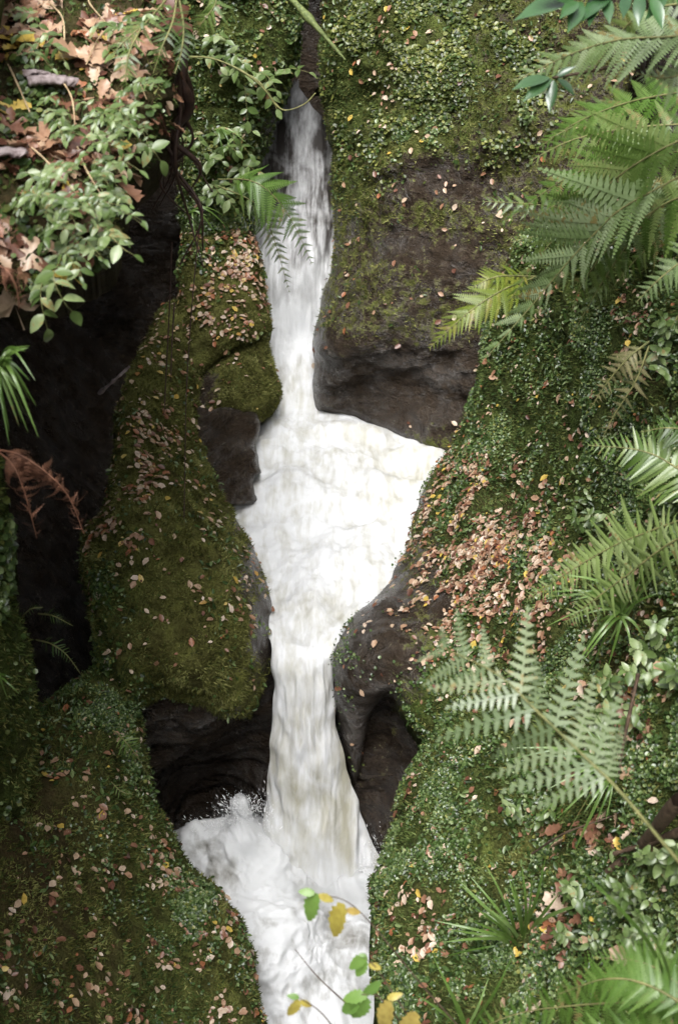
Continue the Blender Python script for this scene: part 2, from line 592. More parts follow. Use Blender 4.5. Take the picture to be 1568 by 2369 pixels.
patch('leafy_bank',
      [(-190, -200, 6.4), (400, -200, 6.0), (425, 0, 5.5), (415, 130, 5.2), (395, 280, 4.95), (362, 372, 4.75), (295, 420, 4.6), (270, 520, 4.4),
       (265, 590, 4.3), (190, 640, 4.2), (110, 672, 4.15), (50, 700, 4.1), (-20, 660, 4.05), (-190, 660, 3.9)],
      [(150, 50, 5.3), (200, 250, 4.85), (100, 450, 4.35), (300, 200, 5.0), (250, 380, 4.62)],
      seed=22, roll=45, rolld=0.3, skirt=1.5, drop=0.1, moss0=0.95, tone0=0.6, soil0=0.75, amp=(0.08, 0.05, 0.02), inw=0.0, jit=8.0,
      label='overhanging bank of leaf litter and seedlings high beside the gorge', cat='bank')
patch('shaded_rock',
      [(-190, 1050, 3.9), (0, 1050, 4.1), (14, 1200, 4.25), (30, 1400, 4.4), (66, 1470, 4.6), (86, 1600, 4.7), (92, 1750, 4.75), (70, 1900, 4.7), (-190, 1950, 4.0)],
      [(0, 1600, 4.4)],
      seed=27, roll=30, rolld=0.3, skirt=1.2, drop=0.5, moss0=0.8, tone0=0.9, amp=(0.06, 0.04, 0.015),
      label='shaded green mossy rock at the edge behind the dead fern', cat='rock')
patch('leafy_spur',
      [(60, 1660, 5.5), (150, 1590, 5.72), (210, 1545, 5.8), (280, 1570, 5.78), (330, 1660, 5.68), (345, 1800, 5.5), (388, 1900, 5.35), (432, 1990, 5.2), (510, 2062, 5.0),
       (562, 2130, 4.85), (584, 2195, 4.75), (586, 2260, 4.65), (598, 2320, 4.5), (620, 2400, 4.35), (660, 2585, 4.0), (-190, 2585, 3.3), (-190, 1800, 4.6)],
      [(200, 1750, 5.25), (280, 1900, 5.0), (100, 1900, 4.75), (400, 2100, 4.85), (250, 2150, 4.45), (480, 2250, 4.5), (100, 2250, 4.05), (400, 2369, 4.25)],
      seed=31, roll=60, rolld=0.35, skirt=1.5, drop=0.7, moss0=0.9, tone0=0.4, tone=[(520, 2150, 60, 200, 0.1), (400, 2000, 60, 90, 0.3), (450, 2130, 70, 80, 0.9), (230, 1650, 70, 60, 0.9)], soil=[(60, 2000, 190, 420, 0.8), (200, 2250, 120, 160, 0.5)], amp=(0.10, 0.05, 0.016),  # soil blobs darken the left part, painting in the wall's shade
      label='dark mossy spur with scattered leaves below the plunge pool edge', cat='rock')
patch('undercut_wall_left',
      [(290, 1560, 6.3), (640, 1500, 6.65), (640, 1620, 6.6), (632, 1800, 6.55), (624, 1900, 6.5), (640, 2010, 6.45), (400, 2040, 6.0), (300, 1900, 6.0)],
      [(480, 1700, 6.3), (440, 1800, 6.85), (470, 1900, 7.1), (590, 1760, 6.8)],
      seed=36, roll=20, rolld=0.1, skirt=0.8, moss0=0.1, strata=(0.12, 9.0), amp=(0.07, 0.04, 0.012),
      label='dark undercut rock beneath the big mossy slab', cat='rock')
# ---- right of the stream
patch('wet_cliff',
      [(744, -200, 10.5), (742, 0, 10.45), (738, 150, 10.4), (742, 230, 10.35), (765, 350, 10.2), (774, 520, 9.95), (766, 620, 9.65), (738, 720, 9.4), (724, 800, 9.2),
       (730, 850, 9.15), (719, 900, 9.15), (719, 955, 9.1), (800, 975, 9.05), (900, 1010, 8.8), (1040, 1060, 8.45), (1200, 1060, 8.2), (1400, 700, 8.4), (1500, -200, 9.6)],
      [(900, 100, 9.72), (1000, 0, 9.85), (1000, 250, 9.5), (900, 400, 9.45), (1050, 450, 9.1), (1200, 100, 9.3), (900, 600, 9.12), (850, 750, 8.86), (1000, 740, 8.72), (820, 850, 8.88), (900, 890, 8.98),
       (1000, 880, 8.8), (1060, 940, 8.62), (1150, 300, 9.05), (770, 900, 8.96), (760, 780, 8.98)],
      seed=41, roll=28, rolld=0.3, skirt=1.6, drop=0.0, moss0=0.45, tone0=0.35,
      moss=[(900, 120, 170, 190, 0.8), (1150, 120, 150, 200, 0.62), (800, 200, 55, 260, 0.8), (850, 450, 60, 70, 0.75), (970, 310, 60, 40, 1.0), (1000, 430, 120, 60, 0.12),
            (960, 890, 190, 85, -0.4), (760, 860, 40, 80, 0.05), (880, 700, 120, 80, 0.42), (1040, 600, 80, 60, 0.15), (820, 560, 50, 90, 0.4), (1000, 500, 60, 40, 0.6), (930, 560, 60, 50, 0.2)],
      tone=[(1000, 150, 300, 220, 0.8), (800, 250, 60, 220, 0.9)], strata=(0.08, 8.0), amp=(0.09, 0.05, 0.02),  # darker moss tone painted over the upper face in place of wall shade
      label='wet dark cliff with patches of moss beside the upper fall', cat='cliff')
patch('leaf_strewn_ledge',
      [(1130, 700, 8.0), (1112, 830, 8.0), (1085, 950, 8.05), (1045, 1028, 8.1), (988, 1110, 7.9), (962, 1180, 7.6), (945, 1250, 7.3), (888, 1345, 6.95), (806, 1428, 6.6), (765, 1515, 6.35),
       (772, 1620, 6.25), (790, 1740, 6.22), (822, 1830, 6.2), (848, 1730, 6.12), (866, 1632, 6.05), (905, 1605, 5.95), (960, 1690, 5.75), (1040, 1780, 5.4), (1760, 1900, 3.7), (1760, 500, 5.6), (1400, 450, 6.9), (1200, 550, 7.7)],
      [(1200, 800, 7.35), (1150, 1000, 7.25), (1060, 1150, 7.15), (1000, 1280, 6.85), (900, 1450, 6.25), (860, 1520, 6.1), (1000, 1450, 6.2), (1100, 1300, 6.35), (1250, 1200, 6.25), (1300, 900, 6.6),
       (1400, 1100, 5.8), (1500, 900, 5.5), (1200, 1500, 5.6), (1400, 1400, 5.1), (1550, 1300, 4.6), (1500, 1650, 4.3), (1100, 1600, 5.7), (1560, 1000, 5.1)],
      seed=47, roll=36, rolld=0.3, skirt=1.6, drop=0.7, moss0=0.95, tone0=0.95,
      moss=[(815, 1740, 70, 150, -0.3), (850, 1520, 105, 190, -0.1), (910, 1400, 75, 130, 0.1), (960, 1500, 50, 130, 0.38), (985, 1310, 50, 120, 0.4), (975, 1140, 16, 60, 0.3), (1020, 1400, 36, 50, 0.15), (1190, 1170, 60, 60, 0.75)],
      tone=[(960, 1350, 60, 220, 0.1), (1180, 1180, 90, 130, 0.8), (1420, 1500, 160, 160, 0.4)], soil=[(1120, 1260, 110, 140, 0.75), (1420, 1450, 100, 130, 0.6), (1500, 850, 60, 200, 0.4)],
      amp=(0.10, 0.05, 0.02), strata=(0.03, 6.0),
      label='ledge strewn with copper leaves above the pool', cat='rock')
patch('green_spur',
      [(1062, 1612, 5.55), (1020, 1672, 5.42), (955, 1760, 5.25), (928, 1830, 5.1), (905, 1900, 4.95), (884, 1985, 4.75), (852, 2050, 4.6), (862, 2150, 4.4), (862, 2250, 4.2), (872, 2369, 3.95),
       (880, 2585, 3.6), (1760, 2585, 2.6), (1760, 1560, 3.5), (1300, 1560, 4.7)],
      [(1050, 1800, 4.85), (1000, 2000, 4.45), (1000, 2200, 4.1), (1150, 1750, 4.7), (1200, 1900, 4.35), (1150, 2100, 4.05), (1250, 2200, 3.65), (1400, 1900, 3.9), (1350, 2050, 3.72), (1450, 2250, 3.3), (1500, 1750, 3.9)],
      seed=53, roll=45, rolld=0.28, skirt=1.6, drop=0.9, moss0=0.95, tone0=0.85, tone=[(980, 1700, 50, 60, 0.1), (1200, 1950, 70, 140, 0.3), (870, 2100, 30, 80, 0.2)],
      soil=[(1350, 2150, 150, 120, 0.7), (1450, 1950, 120, 60, 0.75), (980, 2100, 40, 140, 0.4)], amp=(0.09, 0.05, 0.018),
      label='green spur covered in small round leaves beside the lower fall', cat='rock')
patch('undercut_wall_right',
      [(750, 1480, 6.7), (900, 1540, 6.5), (1080, 1600, 6.0), (1060, 1800, 5.9), (980, 2000, 5.7), (900, 2100, 5.9), (860, 2060, 6.15), (815, 1900, 6.4), (775, 1700, 6.55)],
      [(880, 1720, 6.5), (900, 1850, 6.3), (840, 1780, 6.4)],
      seed=58, roll=20, rolld=0.1, skirt=0.8, moss0=0.2, strata=(0.08, 8.0), amp=(0.07, 0.04, 0.012),
      label='dark undercut rock beside the lower fall', cat='rock')

# ---- gorge walls closing the place off; unseen stretches run tall to cut side light
def gorge_wall(name, prof, y0, y1, seed, label, flip=False):
    prof = np.array(prof, float)
    n = 90
    s = np.linspace(0, len(prof) - 1, n)
    pr = np.stack([np.interp(s, np.arange(len(prof)), prof[:, i]) for i in range(2)], 1)
    ys = np.arange(y0, y1, 0.12)
    V = np.stack([np.repeat(pr[None, :, 0], len(ys), 0), np.repeat(ys[:, None], n, 1), np.repeat(pr[None, :, 1], len(ys), 0)], -1).reshape(-1, 3)
    idx = np.arange(len(ys) * n).reshape(len(ys), n)
    Q = np.stack([idx[:-1, :-1], idx[1:, :-1], idx[1:, 1:], idx[:-1, 1:]], -1).reshape(-1, 4)
    if not flip:
        V[:, 0] -= 0.17 + 0.3 * sstep(5.6, 6.6, V[:, 1])
    if flip:
        Q = Q[:, ::-1]
    N = vnormals(V, Q)
    V = V + N * (0.22 * fbm(V * 0.9, 3, seed) + 0.09 * fbm(V * np.array([1.5, 1.5, 6]), 4, seed + 4))[:, None]
    z = np.zeros(len(V))
    me = mesh_from(name, V, [Q], {'moss': 0.15 + 0.75 * sstep(3.7, 4.3, V[:, 2]), 'tone': z + 0.6, 'soil': z})
    return link(name, me, M_ROCK, label=label, cat='cliff', kind='structure')


gorge_wall('gorge_wall_left', [(-0.6, -2.6), (-1.5, -1.9), (-2.7, -0.6), (-3.4, 0.8), (-3.5, 2.2), (-2.9, 3.2), (-1.2, 3.7), (-1.0, 4.1), (-1.4, 4.7), (-1.9, 5.8), (-2.6, 7.5), (-3.2, 9.5)],  # lip is an added roof that keeps sky light off the hollow
           -7.0, 14.0, 71, 'black gorge wall with added overhang in deep shade behind the mossy slab')
gorge_wall('gorge_wall_right', [(0.6, -2.6), (1.2, -1.9), (1.7, -0.5), (2.0, 1.0), (2.2, 2.5), (2.5, 4.0), (2.8, 5.5), (3.1, 7.5), (3.6, 9.5)],
           -7.0, 14.0, 77, 'rough gorge wall behind the ferny bank', True)
_x = np.linspace(-4, 4, 60); _z = np.linspace(-3, 9, 70)
_V = np.stack(np.meshgrid(_x, _z), -1).reshape(-1, 2)
_V = np.stack([_V[:, 0], 13.0 + 0.3 * fbm(np.stack([_V[:, 0], _V[:, 1], 0 * _V[:, 0]], 1) * 1.2, 4, 5), _V[:, 1]], 1)
_i = np.arange(60 * 70).reshape(70, 60)
_Q = np.stack([_i[:-1, :-1], _i[:-1, 1:], _i[1:, 1:], _i[1:, :-1]], -1).reshape(-1, 4)
link('gorge_wall_back', mesh_from('gorge_wall_back', _V, [_Q], {'moss': np.full(4200, .1), 'tone': np.zeros(4200), 'soil': np.zeros(4200)}), M_ROCK,
     label='dark cleft wall behind the top of the fall', cat='cliff', kind='structure')
_V = np.array([[-60, -60, -3.2], [60, -60, -3.2], [60, 60, -3.2], [-60, 60, -3.2]], float)
link('stream_bed', mesh_from('stream_bed', _V, [np.array([[0, 1, 2, 3]])], {'moss': np.zeros(4), 'tone': np.zeros(4), 'soil': np.zeros(4)}), M_ROCK,
     label='dark rock bed under the stream', cat='ground', kind='structure')

# ------------------------------------------------------------------ water
ROWS = np.array([  # sheet y, left, right, distance Y
    (188, 680, 690, 11.6), (205, 676, 690, 11.4), (230, 664, 706, 11.25), (260, 648, 726, 11.1), (300, 625, 760, 10.95), (345, 600, 790, 10.8), (400, 570, 800, 10.62), (460, 560, 805, 10.45),
    (520, 560, 805, 10.3), (600, 570, 800, 10.12), (680, 580, 790, 9.98), (740, 585, 780, 9.88), (800, 580, 775, 9.68), (860, 570, 780, 9.45), (910, 560, 800, 9.28),
    (950, 540, 840, 9.12), (1000, 520, 940, 8.8), (1060, 500, 1100, 8.43), (1120, 490, 1090, 8.12), (1184, 480, 1060, 7.78), (1250, 500, 1010, 7.45), (1320, 540, 960, 7.12), (1400, 590, 900, 6.78),
    (1450, 610, 850, 6.58), (1490, 622, 800, 6.44), (1520, 628, 785, 6.36), (1560, 630, 778, 6.3), (1620, 629, 778, 6.25), (1700, 628, 783, 6.2), (1800, 624, 800, 6.15), (1900, 614, 832, 6.1), (2000, 600, 872, 6.02),
    (2060, 582, 900, 5.94), (2110, 570, 920, 5.84)], float)


def loft_water():
    n, m = 1000, 170
    t = np.linspace(0, 1, n)
    # even steps along the path
    r0 = np.stack([np.interp(t, np.linspace(0, 1, len(ROWS)), ROWS[:, i]) for i in range(4)], 1)
    pts = P((r0[:, 1] + r0[:, 2]) / 2, r0[:, 0], r0[:, 3])
    L = np.concatenate([[0], np.cumsum(np.linalg.norm(np.diff(pts, axis=0), axis=1))])
    py0 = np.interp(np.linspace(0, L[-1], n), L, r0[:, 0])
    R = np.stack([np.interp(py0, ROWS[:, 0], ROWS[:, i]) for i in range(4)], 1)
    k = np.exp(-np.linspace(-2, 2, 31) ** 2)
    k /= k.sum()
    for i in (1, 2, 3):
        R[:, i] = np.convolve(np.pad(R[:, i], 15, 'edge'), k, 'valid')
    u = np.linspace(-1, 1, m)
    PX = (R[:, 1] + R[:, 2])[:, None] / 2 + (R[:, 2] - R[:, 1])[:, None] / 2 * u[None]
    PY = np.repeat(R[:, :1], m, 1)
    Y = np.repeat(R[:, 3:], m, 1)
    V = P(PX, PY, Y)
    fall = np.maximum(1 - sstep(640, 900, PY), sstep(1380, 1600, PY))
    # bulge of a free-falling sheet: edges lie further back
    V[..., 1] += 0.10 * fall * np.abs(u)[None] ** 3
    s = np.repeat(np.linspace(0, L[-1], n)[:, None], m, 1)
    X = V[..., 0]
    f1 = np.stack([X * 13, s * 2.2, 0 * s], -1)
    f2 = np.stack([X * 30, s * 6.0, 0 * s + 3], -1)
    f3 = np.stack([X * 4.5, s * 3.5, 0 * s + 7], -1)
    f4 = np.stack([X * 14, s * 11, 0 * s + 9], -1)
    fall_d = 0.026 * fbm(f1, 3, 5) + 0.012 * fbm(f2, 2, 6) + 0.03 * fbm(np.stack([X * 9, s * 4, 0 * s], -1), 2, 8)
    w_ = np.stack([fbm(f3 * .7, 2, 21), fbm(f3 * .7 + 9, 2, 22), 0 * s], -1) * 1.2
    pool_d = 0.055 * fbm(f3 + w_ * .5, 1, 9) + 0.022 * fbm(f4 * .55, 2, 12) + 0.010 * fbm(f4 * np.array([2.0, 1.5, 1]), 3, 15)
    top = 1 - sstep(300, 420, PY)
    d = fall_d * fall * (1 - 0.6 * top) + pool_d * (1 - fall)
    idx = np.arange(n * m).reshape(n, m)
    Q = np.stack([idx[:-1, :-1], idx[1:, :-1], idx[1:, 1:], idx[:-1, 1:]], -1).reshape(-1, 4)
    Vf = V.reshape(-1, 3)
    N = vnormals(Vf, Q)
    Vf = Vf + N * d.reshape(-1, 1)
    px, py = PX.ravel(), PY.ravel()
    foam = blobs(px, py, [(690, 380, 150, 270, 0.42), (626, 405, 34, 75, -0.2), (650, 330, 16, 60, -0.2), (742, 330, 18, 50, -0.2), (700, 450, 26, 240, 0.5), (760, 480, 22, 120, 0.1),  # low foam up here greys the upper fall in place of dimmer light
                          (690, 760, 90, 60, 1.1), (950, 1060, 90, 40, 0.35), (870, 1010, 60, 30, 0.45), (860, 1160, 80, 30, 0.45), (930, 1110, 60, 30, 0.35), (720, 1060, 60, 30, 0.6), (800, 1330, 60, 40, 0.55),
                          (760, 1250, 110, 120, 0.85), (700, 1620, 90, 90, 0.62), (690, 1850, 100, 140, 0.40), (800, 1800, 26, 160, 0.1), (800, 1950, 26, 70, 0.1), (840, 1960, 22, 120, 0.9), (700, 2080, 160, 50, 0.85),
                          (700, 1480, 60, 40, 0.8)], 0.74)
    foam = foam.reshape(-1)
    murk = sstep(700, 900, py)
    flow = np.stack([X.ravel(), s.ravel(), fall.ravel()], 1)
    # depth: a closed underside so the stream is a body, not a sheet
    me = mesh_from('stream', Vf, [Q], {'foam': foam, 'murk': murk, 'flow': flow})
    o = link('stream', me, M_WATER, label='white foaming stream tumbling through the gorge in two falls', cat='water', kind='structure')
    px, py, dep = project(Vf)
    PATCH['stream'] = dict(V=Vf, N=N, Q=Q, nf=len(Vf), px=px, py=py, d=dep, obj=o)


loft_water()


def plunge_disp(V, Q, N, px, py):
    w_ = np.stack([fbm(V * 2.2, 2, 31), fbm(V * 2.2 + 5, 2, 32), fbm(V * 2.2 + 8, 2, 33)], 1) * 0.25
    d = 0.12 * fbm((V + w_) * 3.0, 1, 34) + 0.04 * fbm((V + w_) * 7.0, 3, 35) + 0.017 * fbm((V + w_) * 22, 3, 36)
    V = V + N * d[:, None]
    return V, vnormals(V, Q)


def water_attrs(V, px, py):
    foam = blobs(px, py, [(520, 2020, 34, 40, 0.15), (500, 1960, 50, 40, 0.6), (700, 2080, 70, 50, 0.45), (600, 2080, 30, 50, 0.7), (590, 2260, 20, 80, 0.55),
                          (720, 2180, 80, 40, 0.7), (630, 2080, 50, 120, 1.1), (800, 2250, 60, 100, 0.7)], 0.95)
    foam = foam - 0.34 * sstep(0.05, 0.5, fbm(V * np.array([6.0, 4.0, 6.0]), 3, 141)) + 0.1
    return {'foam': foam, 'murk': np.full(len(px), 0.35), 'flow': np.stack([V[:, 0] * 0.8, V[:, 1] * 1.6 + V[:, 2], np.zeros(len(px))], 1)}


patch('plunge_pool',
      [(400, 1975, None, -1.42), (440, 1940, None, -1.3), (490, 1893, None, -1.15), (545, 1850, None, -1.0), (590, 1865, None, -1.05), (640, 1960, None, -1.35), (740, 2060, None, -1.6),
       (840, 2010, None, -1.45), (905, 2000, None, -1.45), (940, 2200, None, -1.65), (960, 2585, None, -1.9), (500, 2585, None, -1.9), (440, 2150, None, -1.6)],
      [(560, 1960, None, -1.2), (600, 2060, None, -1.4), (700, 2200, None, -1.62), (540, 2060, None, -1.42), (650, 2150, None, -1.45), (700, 2400, None, -1.75)],
      step=3.5, roll=25, rolld=0.15, skirt=0.7, drop=0.8, seed=63, mat=M_WATER, water=plunge_disp, jit=5,
      label='churning white plunge pool at the foot of the lower fall', cat='water')
# ------------------------------------------------------------------ which places can be seen from the bridge
CELL = 7.0
ZB = np.full((400, 300), 1e9)
for _p in PATCH.values():
    _ix = np.clip(((_p['px'] + 200) / CELL).astype(int), 0, 299)
    _iy = np.clip(((_p['py'] + 200) / CELL).astype(int), 0, 399)
    np.minimum.at(ZB, (_iy, _ix), _p['d'])


def seen(p, slack=0.25):
    px, py, d = project(p)
    ix = np.clip(((px + 200) / CELL).astype(int), 0, 299)
    iy = np.clip(((py + 200) / CELL).astype(int), 0, 399)
    return d < ZB[iy, ix] + slack


def surf(name, px, py):
    """Point and normal of a rock where it shows at (px, py)."""
    p = PATCH[name]
    k = np.argmin((p['px'] - px) ** 2 + (p['py'] - py) ** 2)
    return p['V'][k].copy(), p['N'][k].copy()


def surfY(px, py):
    best = None
    for p in PATCH.values():
        k = np.argmin((p['px'] - px) ** 2 + (p['py'] - py) ** 2)
        if (p['px'][k] - px) ** 2 + (p['py'][k] - py) ** 2 < 200:
            if best is None or p['d'][k] < best[1]:
                best = (p['V'][k][1], p['d'][k])
    return best[0] if best else 6.0


def sample(name, n, wfn, visible=True):
    """n random places on a rock, weighted by wfn(px, py, patch) and by true area."""
    p = PATCH[name]
    Q = p['Q']
    V = p['V']
    a = np.linalg.norm(np.cross(V[Q[:, 2]] - V[Q[:, 0]], V[Q[:, 3]] - V[Q[:, 1]]), axis=1)
    a = np.minimum(a, np.percentile(a, 90))
    c = V[Q].mean(1)
    px, py, d = project(c)
    inv = (px > -120) & (px < 1740) & (py > -80) & (py < 2460)
    ww = a * np.clip(wfn(px, py, p, Q), 0, None) * inv
    if visible:
        ww = ww * seen(c)
    tot = ww.sum()
    if tot <= 0:
        return np.zeros((0, 3)), np.zeros((0, 3)), 0
    k = RNG.choice(len(Q), n, p=ww / tot)
    u = RNG.random((n, 1)); v = RNG.random((n, 1))
    q = Q[k]
    pos = (V[q[:, 0]] * (1 - u) + V[q[:, 1]] * u) * (1 - v) + (V[q[:, 3]] * (1 - u) + V[q[:, 2]] * u) * v
    nn = p['N'][q[:, 0]]
    return pos, nn, tot


def basis(nn, tilt, yaw=None):
    """Random frames (n,3,3), columns x, y, z with z near the normals nn."""
    n = len(nn)
    z = nn + RNG.normal(0, 1, (n, 3)) * tilt
    z /= np.linalg.norm(z, axis=1, keepdims=True)
    r = RNG.normal(0, 1, (n, 3)) if yaw is None else yaw
    x = r - z * (r * z).sum(1, keepdims=True)
    x /= np.maximum(np.linalg.norm(x, axis=1, keepdims=True), 1e-6)
    y = np.cross(z, x)
    return np.stack([x, y, z], -1)


def scatter_mesh(name, tv, tf, pos, B, size, tint, mat, label, cat, smooth=False, parent=None, stretch=None):
    """One mass of many small pieces: template tv (k,3), faces tf (m,c)."""
    n, k = len(pos), len(tv)
    t = tv[None] * size[:, None, None]
    if stretch is not None:
        t = t * stretch[:, None, :]
    V = np.einsum('nij,nkj->nki', B, t) + pos[:, None]
    F = (tf[None] + (np.arange(n) * k)[:, None, None]).reshape(-1, tf.shape[1])
    me = mesh_from(name, V.reshape(-1, 3), [F], {'tint': np.repeat(tint, k)}, smooth)
    return link(name, me, mat, label=label, cat=cat, kind='stuff', parent=parent)


# ------------------------------------------------------------------ leaf shapes (unit length along x)
def leaf_blade(widths, fold=0.18, curl=0.25, wave=0.0, seed=0, asym=0.0):
    n = len(widths)
    xs = np.linspace(0, 1, n)
    r = random.Random(seed)
    v = []
    for i, (x, wd) in enumerate(zip(xs, widths)):
        z0 = -curl * x * x
        wl = wave * r.uniform(-1, 1)
        wr = wave * r.uniform(-1, 1)
        y0 = asym * math.sin(x * 3.1)
        v += [(x, y0 + wd, z0 + fold * wd + wl), (x, y0, z0), (x, y0 - wd, z0 + fold * wd + wr)]
    f = []
    for i in range(n - 1):
        a = i * 3
        f += [(a, a + 1, a + 4, a + 3), (a + 1, a + 2, a + 5, a + 4)]
    return np.array(v, float), np.array(f)


def palmate(lobes, seed, curl=0.25):
    """Lobed fan (sycamore-like), stalk end at x = 0."""
    r = random.Random(seed)
    out = []
    n = lobes * 4
    for i in range(n + 1):
        a = -2.5 + 5.0 * i / n
        ph = (i % 4)
        rad = (0.5, 0.42, 0.30, 0.42)[(i + 2) % 4] * (1.0 - 0.18 * abs(a) / 2.5) * r.uniform(0.88, 1.1)
        out.append((0.42 + rad * math.cos(a) * 1.15, rad * math.sin(a) * 1.25, r.uniform(-1, 1) * curl * 0.25 + curl * rad * rad * 1.2))
    v = [(0.42, 0, 0)] + out
    f = [(0, i, i + 1) for i in range(1, len(out))]
    v += [(-0.25, 0.012, 0.05), (-0.25, -0.012, 0.05)]
    f += [(0, len(v) - 2, len(v) - 1)]
    return np.array(v, float), np.array(f)


OVATE = [0.02, 0.19, 0.27, 0.28, 0.24, 0.15, 0.01]
BEECH = [0.02, 0.2, 0.29, 0.31, 0.26, 0.16, 0.02]
LANCE = [0.02, 0.09, 0.135, 0.15, 0.145, 0.11, 0.05, 0.005]
OAK = [0.02, 0.10, 0.08, 0.19, 0.14, 0.27, 0.19, 0.30, 0.22, 0.24, 0.10, 0.02]
SERR = [0.02, 0.20, 0.17, 0.29, 0.23, 0.31, 0.24, 0.26, 0.18, 0.18, 0.09, 0.01]

ROUND_V = np.array([(0, 0, 0), (0.25, 0.42, 0.1), (0.75, 0.45, 0.12), (1.0, 0, 0.02), (0.75, -0.45, 0.12), (0.25, -0.42, 0.1)], float)
ROUND_F = np.array([(0, 3, 2, 1), (0, 5, 4, 3)])
DRY_V = np.array([(0, 0, 0), (0.3, 0.3, 0.12), (0.7, 0.26, 0.16), (1.0, 0.02, 0.05), (0.66, -0.28, 0.1), (0.28, -0.26, 0.14)], float)

LITTER_STOPS = [(0.0, (0.07, 0.026, 0.018)), (0.18, (0.16, 0.070, 0.042)), (0.36, (0.29, 0.160, 0.095)), (0.52, (0.40, 0.27, 0.175)), (0.7, (0.49, 0.38, 0.275)),
                (0.86, (0.56, 0.46, 0.37)), (0.95, (0.52, 0.38, 0.08)), (1.0, (0.30, 0.12, 0.055))]
M_LITTER = make_palette_mat('fallen leaf', LITTER_STOPS, 0.4, 0.08)
M_COVER = make_leaf_mat('small round leaves', (0.018, 0.036, 0.009), (0.060, 0.105, 0.026), 0.34, 0.2, third=(0.165, 0.215, 0.085))
M_COVER_Y = make_leaf_mat('small yellowish leaves', (0.024, 0.036, 0.007), (0.075, 0.100, 0.020), 0.4, 0.2, third=(0.20, 0.21, 0.055))
M_MOSS_O = make_leaf_mat('olive moss tufts', (0.040, 0.040, 0.009), (0.125, 0.128, 0.033), 0.75, 0.2, third=(0.25, 0.25, 0.09), spec=0.2)
M_MOSS_G = make_leaf_mat('green moss tufts', (0.018, 0.028, 0.006), (0.060, 0.090, 0.020), 0.7, 0.2, third=(0.15, 0.19, 0.06), spec=0.2)
M_HERB = make_leaf_mat('seedling leaf', (0.06, 0.10, 0.026), (0.12, 0.175, 0.055), 0.34, 0.25, objrand=True, third=(0.21, 0.26, 0.12))
M_STEM = make_plain('green stem', (0.09, 0.10, 0.03), (0.20, 0.19, 0.07), 30)
M_TWIG = make_plain('brown twig', (0.045, 0.026, 0.016), (0.13, 0.085, 0.055), 40)
M_DRY = make_plain('straw stalk', (0.25, 0.17, 0.09), (0.45, 0.34, 0.2), 30)
M_ROOT = make_plain('dark root', (0.018, 0.008, 0.006), (0.06, 0.028, 0.018), 30)
M_WOOD = make_plain('grey rotten wood', (0.10, 0.07, 0.065), (0.36, 0.30, 0.30), 26)
M_MOSSTWIG = make_plain('mossy branch', (0.05, 0.075, 0.015), (0.16, 0.19, 0.06), 60)
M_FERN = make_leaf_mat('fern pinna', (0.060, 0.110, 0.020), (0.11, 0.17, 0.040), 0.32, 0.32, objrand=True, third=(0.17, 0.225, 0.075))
M_FERN_PALE = make_leaf_mat('pale fern pinna', (0.13, 0.19, 0.070), (0.19, 0.255, 0.12), 0.26, 0.3, objrand=True, third=(0.27, 0.33, 0.19))
M_FERN_BRIGHT = make_leaf_mat('fresh green fern pinna', (0.07, 0.14, 0.022), (0.11, 0.20, 0.04), 0.36, 0.35, objrand=True, third=(0.15, 0.24, 0.06))
M_FERN_GREY = make_leaf_mat('grey green fern pinna', (0.12, 0.165, 0.08), (0.165, 0.21, 0.11), 0.34, 0.3, objrand=True, third=(0.21, 0.25, 0.14))
M_FERN_LIME = make_leaf_mat('lime fern pinna', (0.16, 0.225, 0.065), (0.22, 0.29, 0.10), 0.32, 0.32, objrand=True, third=(0.28, 0.345, 0.15))
M_FERN_YEL = make_leaf_mat('yellow green fern pinna', (0.11, 0.15, 0.018), (0.17, 0.22, 0.03), 0.42, 0.3, objrand=True, third=(0.22, 0.22, 0.04))
M_FERN_DARK = make_leaf_mat('dark fern pinna', (0.035, 0.07, 0.014), (0.065, 0.11, 0.025), 0.4, 0.3, objrand=True)
M_FERN_DEAD = make_plain('dead fern pinna', (0.10, 0.040, 0.022), (0.26, 0.12, 0.07), 40)
M_FERN_TAN = make_leaf_mat('withering fern pinna', (0.16, 0.16, 0.07), (0.30, 0.27, 0.14), 0.42, 0.25, objrand=True)
M_RHODO = make_leaf_mat('leathery leaf', (0.022, 0.06, 0.022), (0.05, 0.11, 0.04), 0.2, 0.08, objrand=True)
M_GRASS = make_leaf_mat('grass blade', (0.055, 0.11, 0.018), (0.12, 0.20, 0.045), 0.32, 0.28, objrand=True, third=(0.18, 0.27, 0.09))

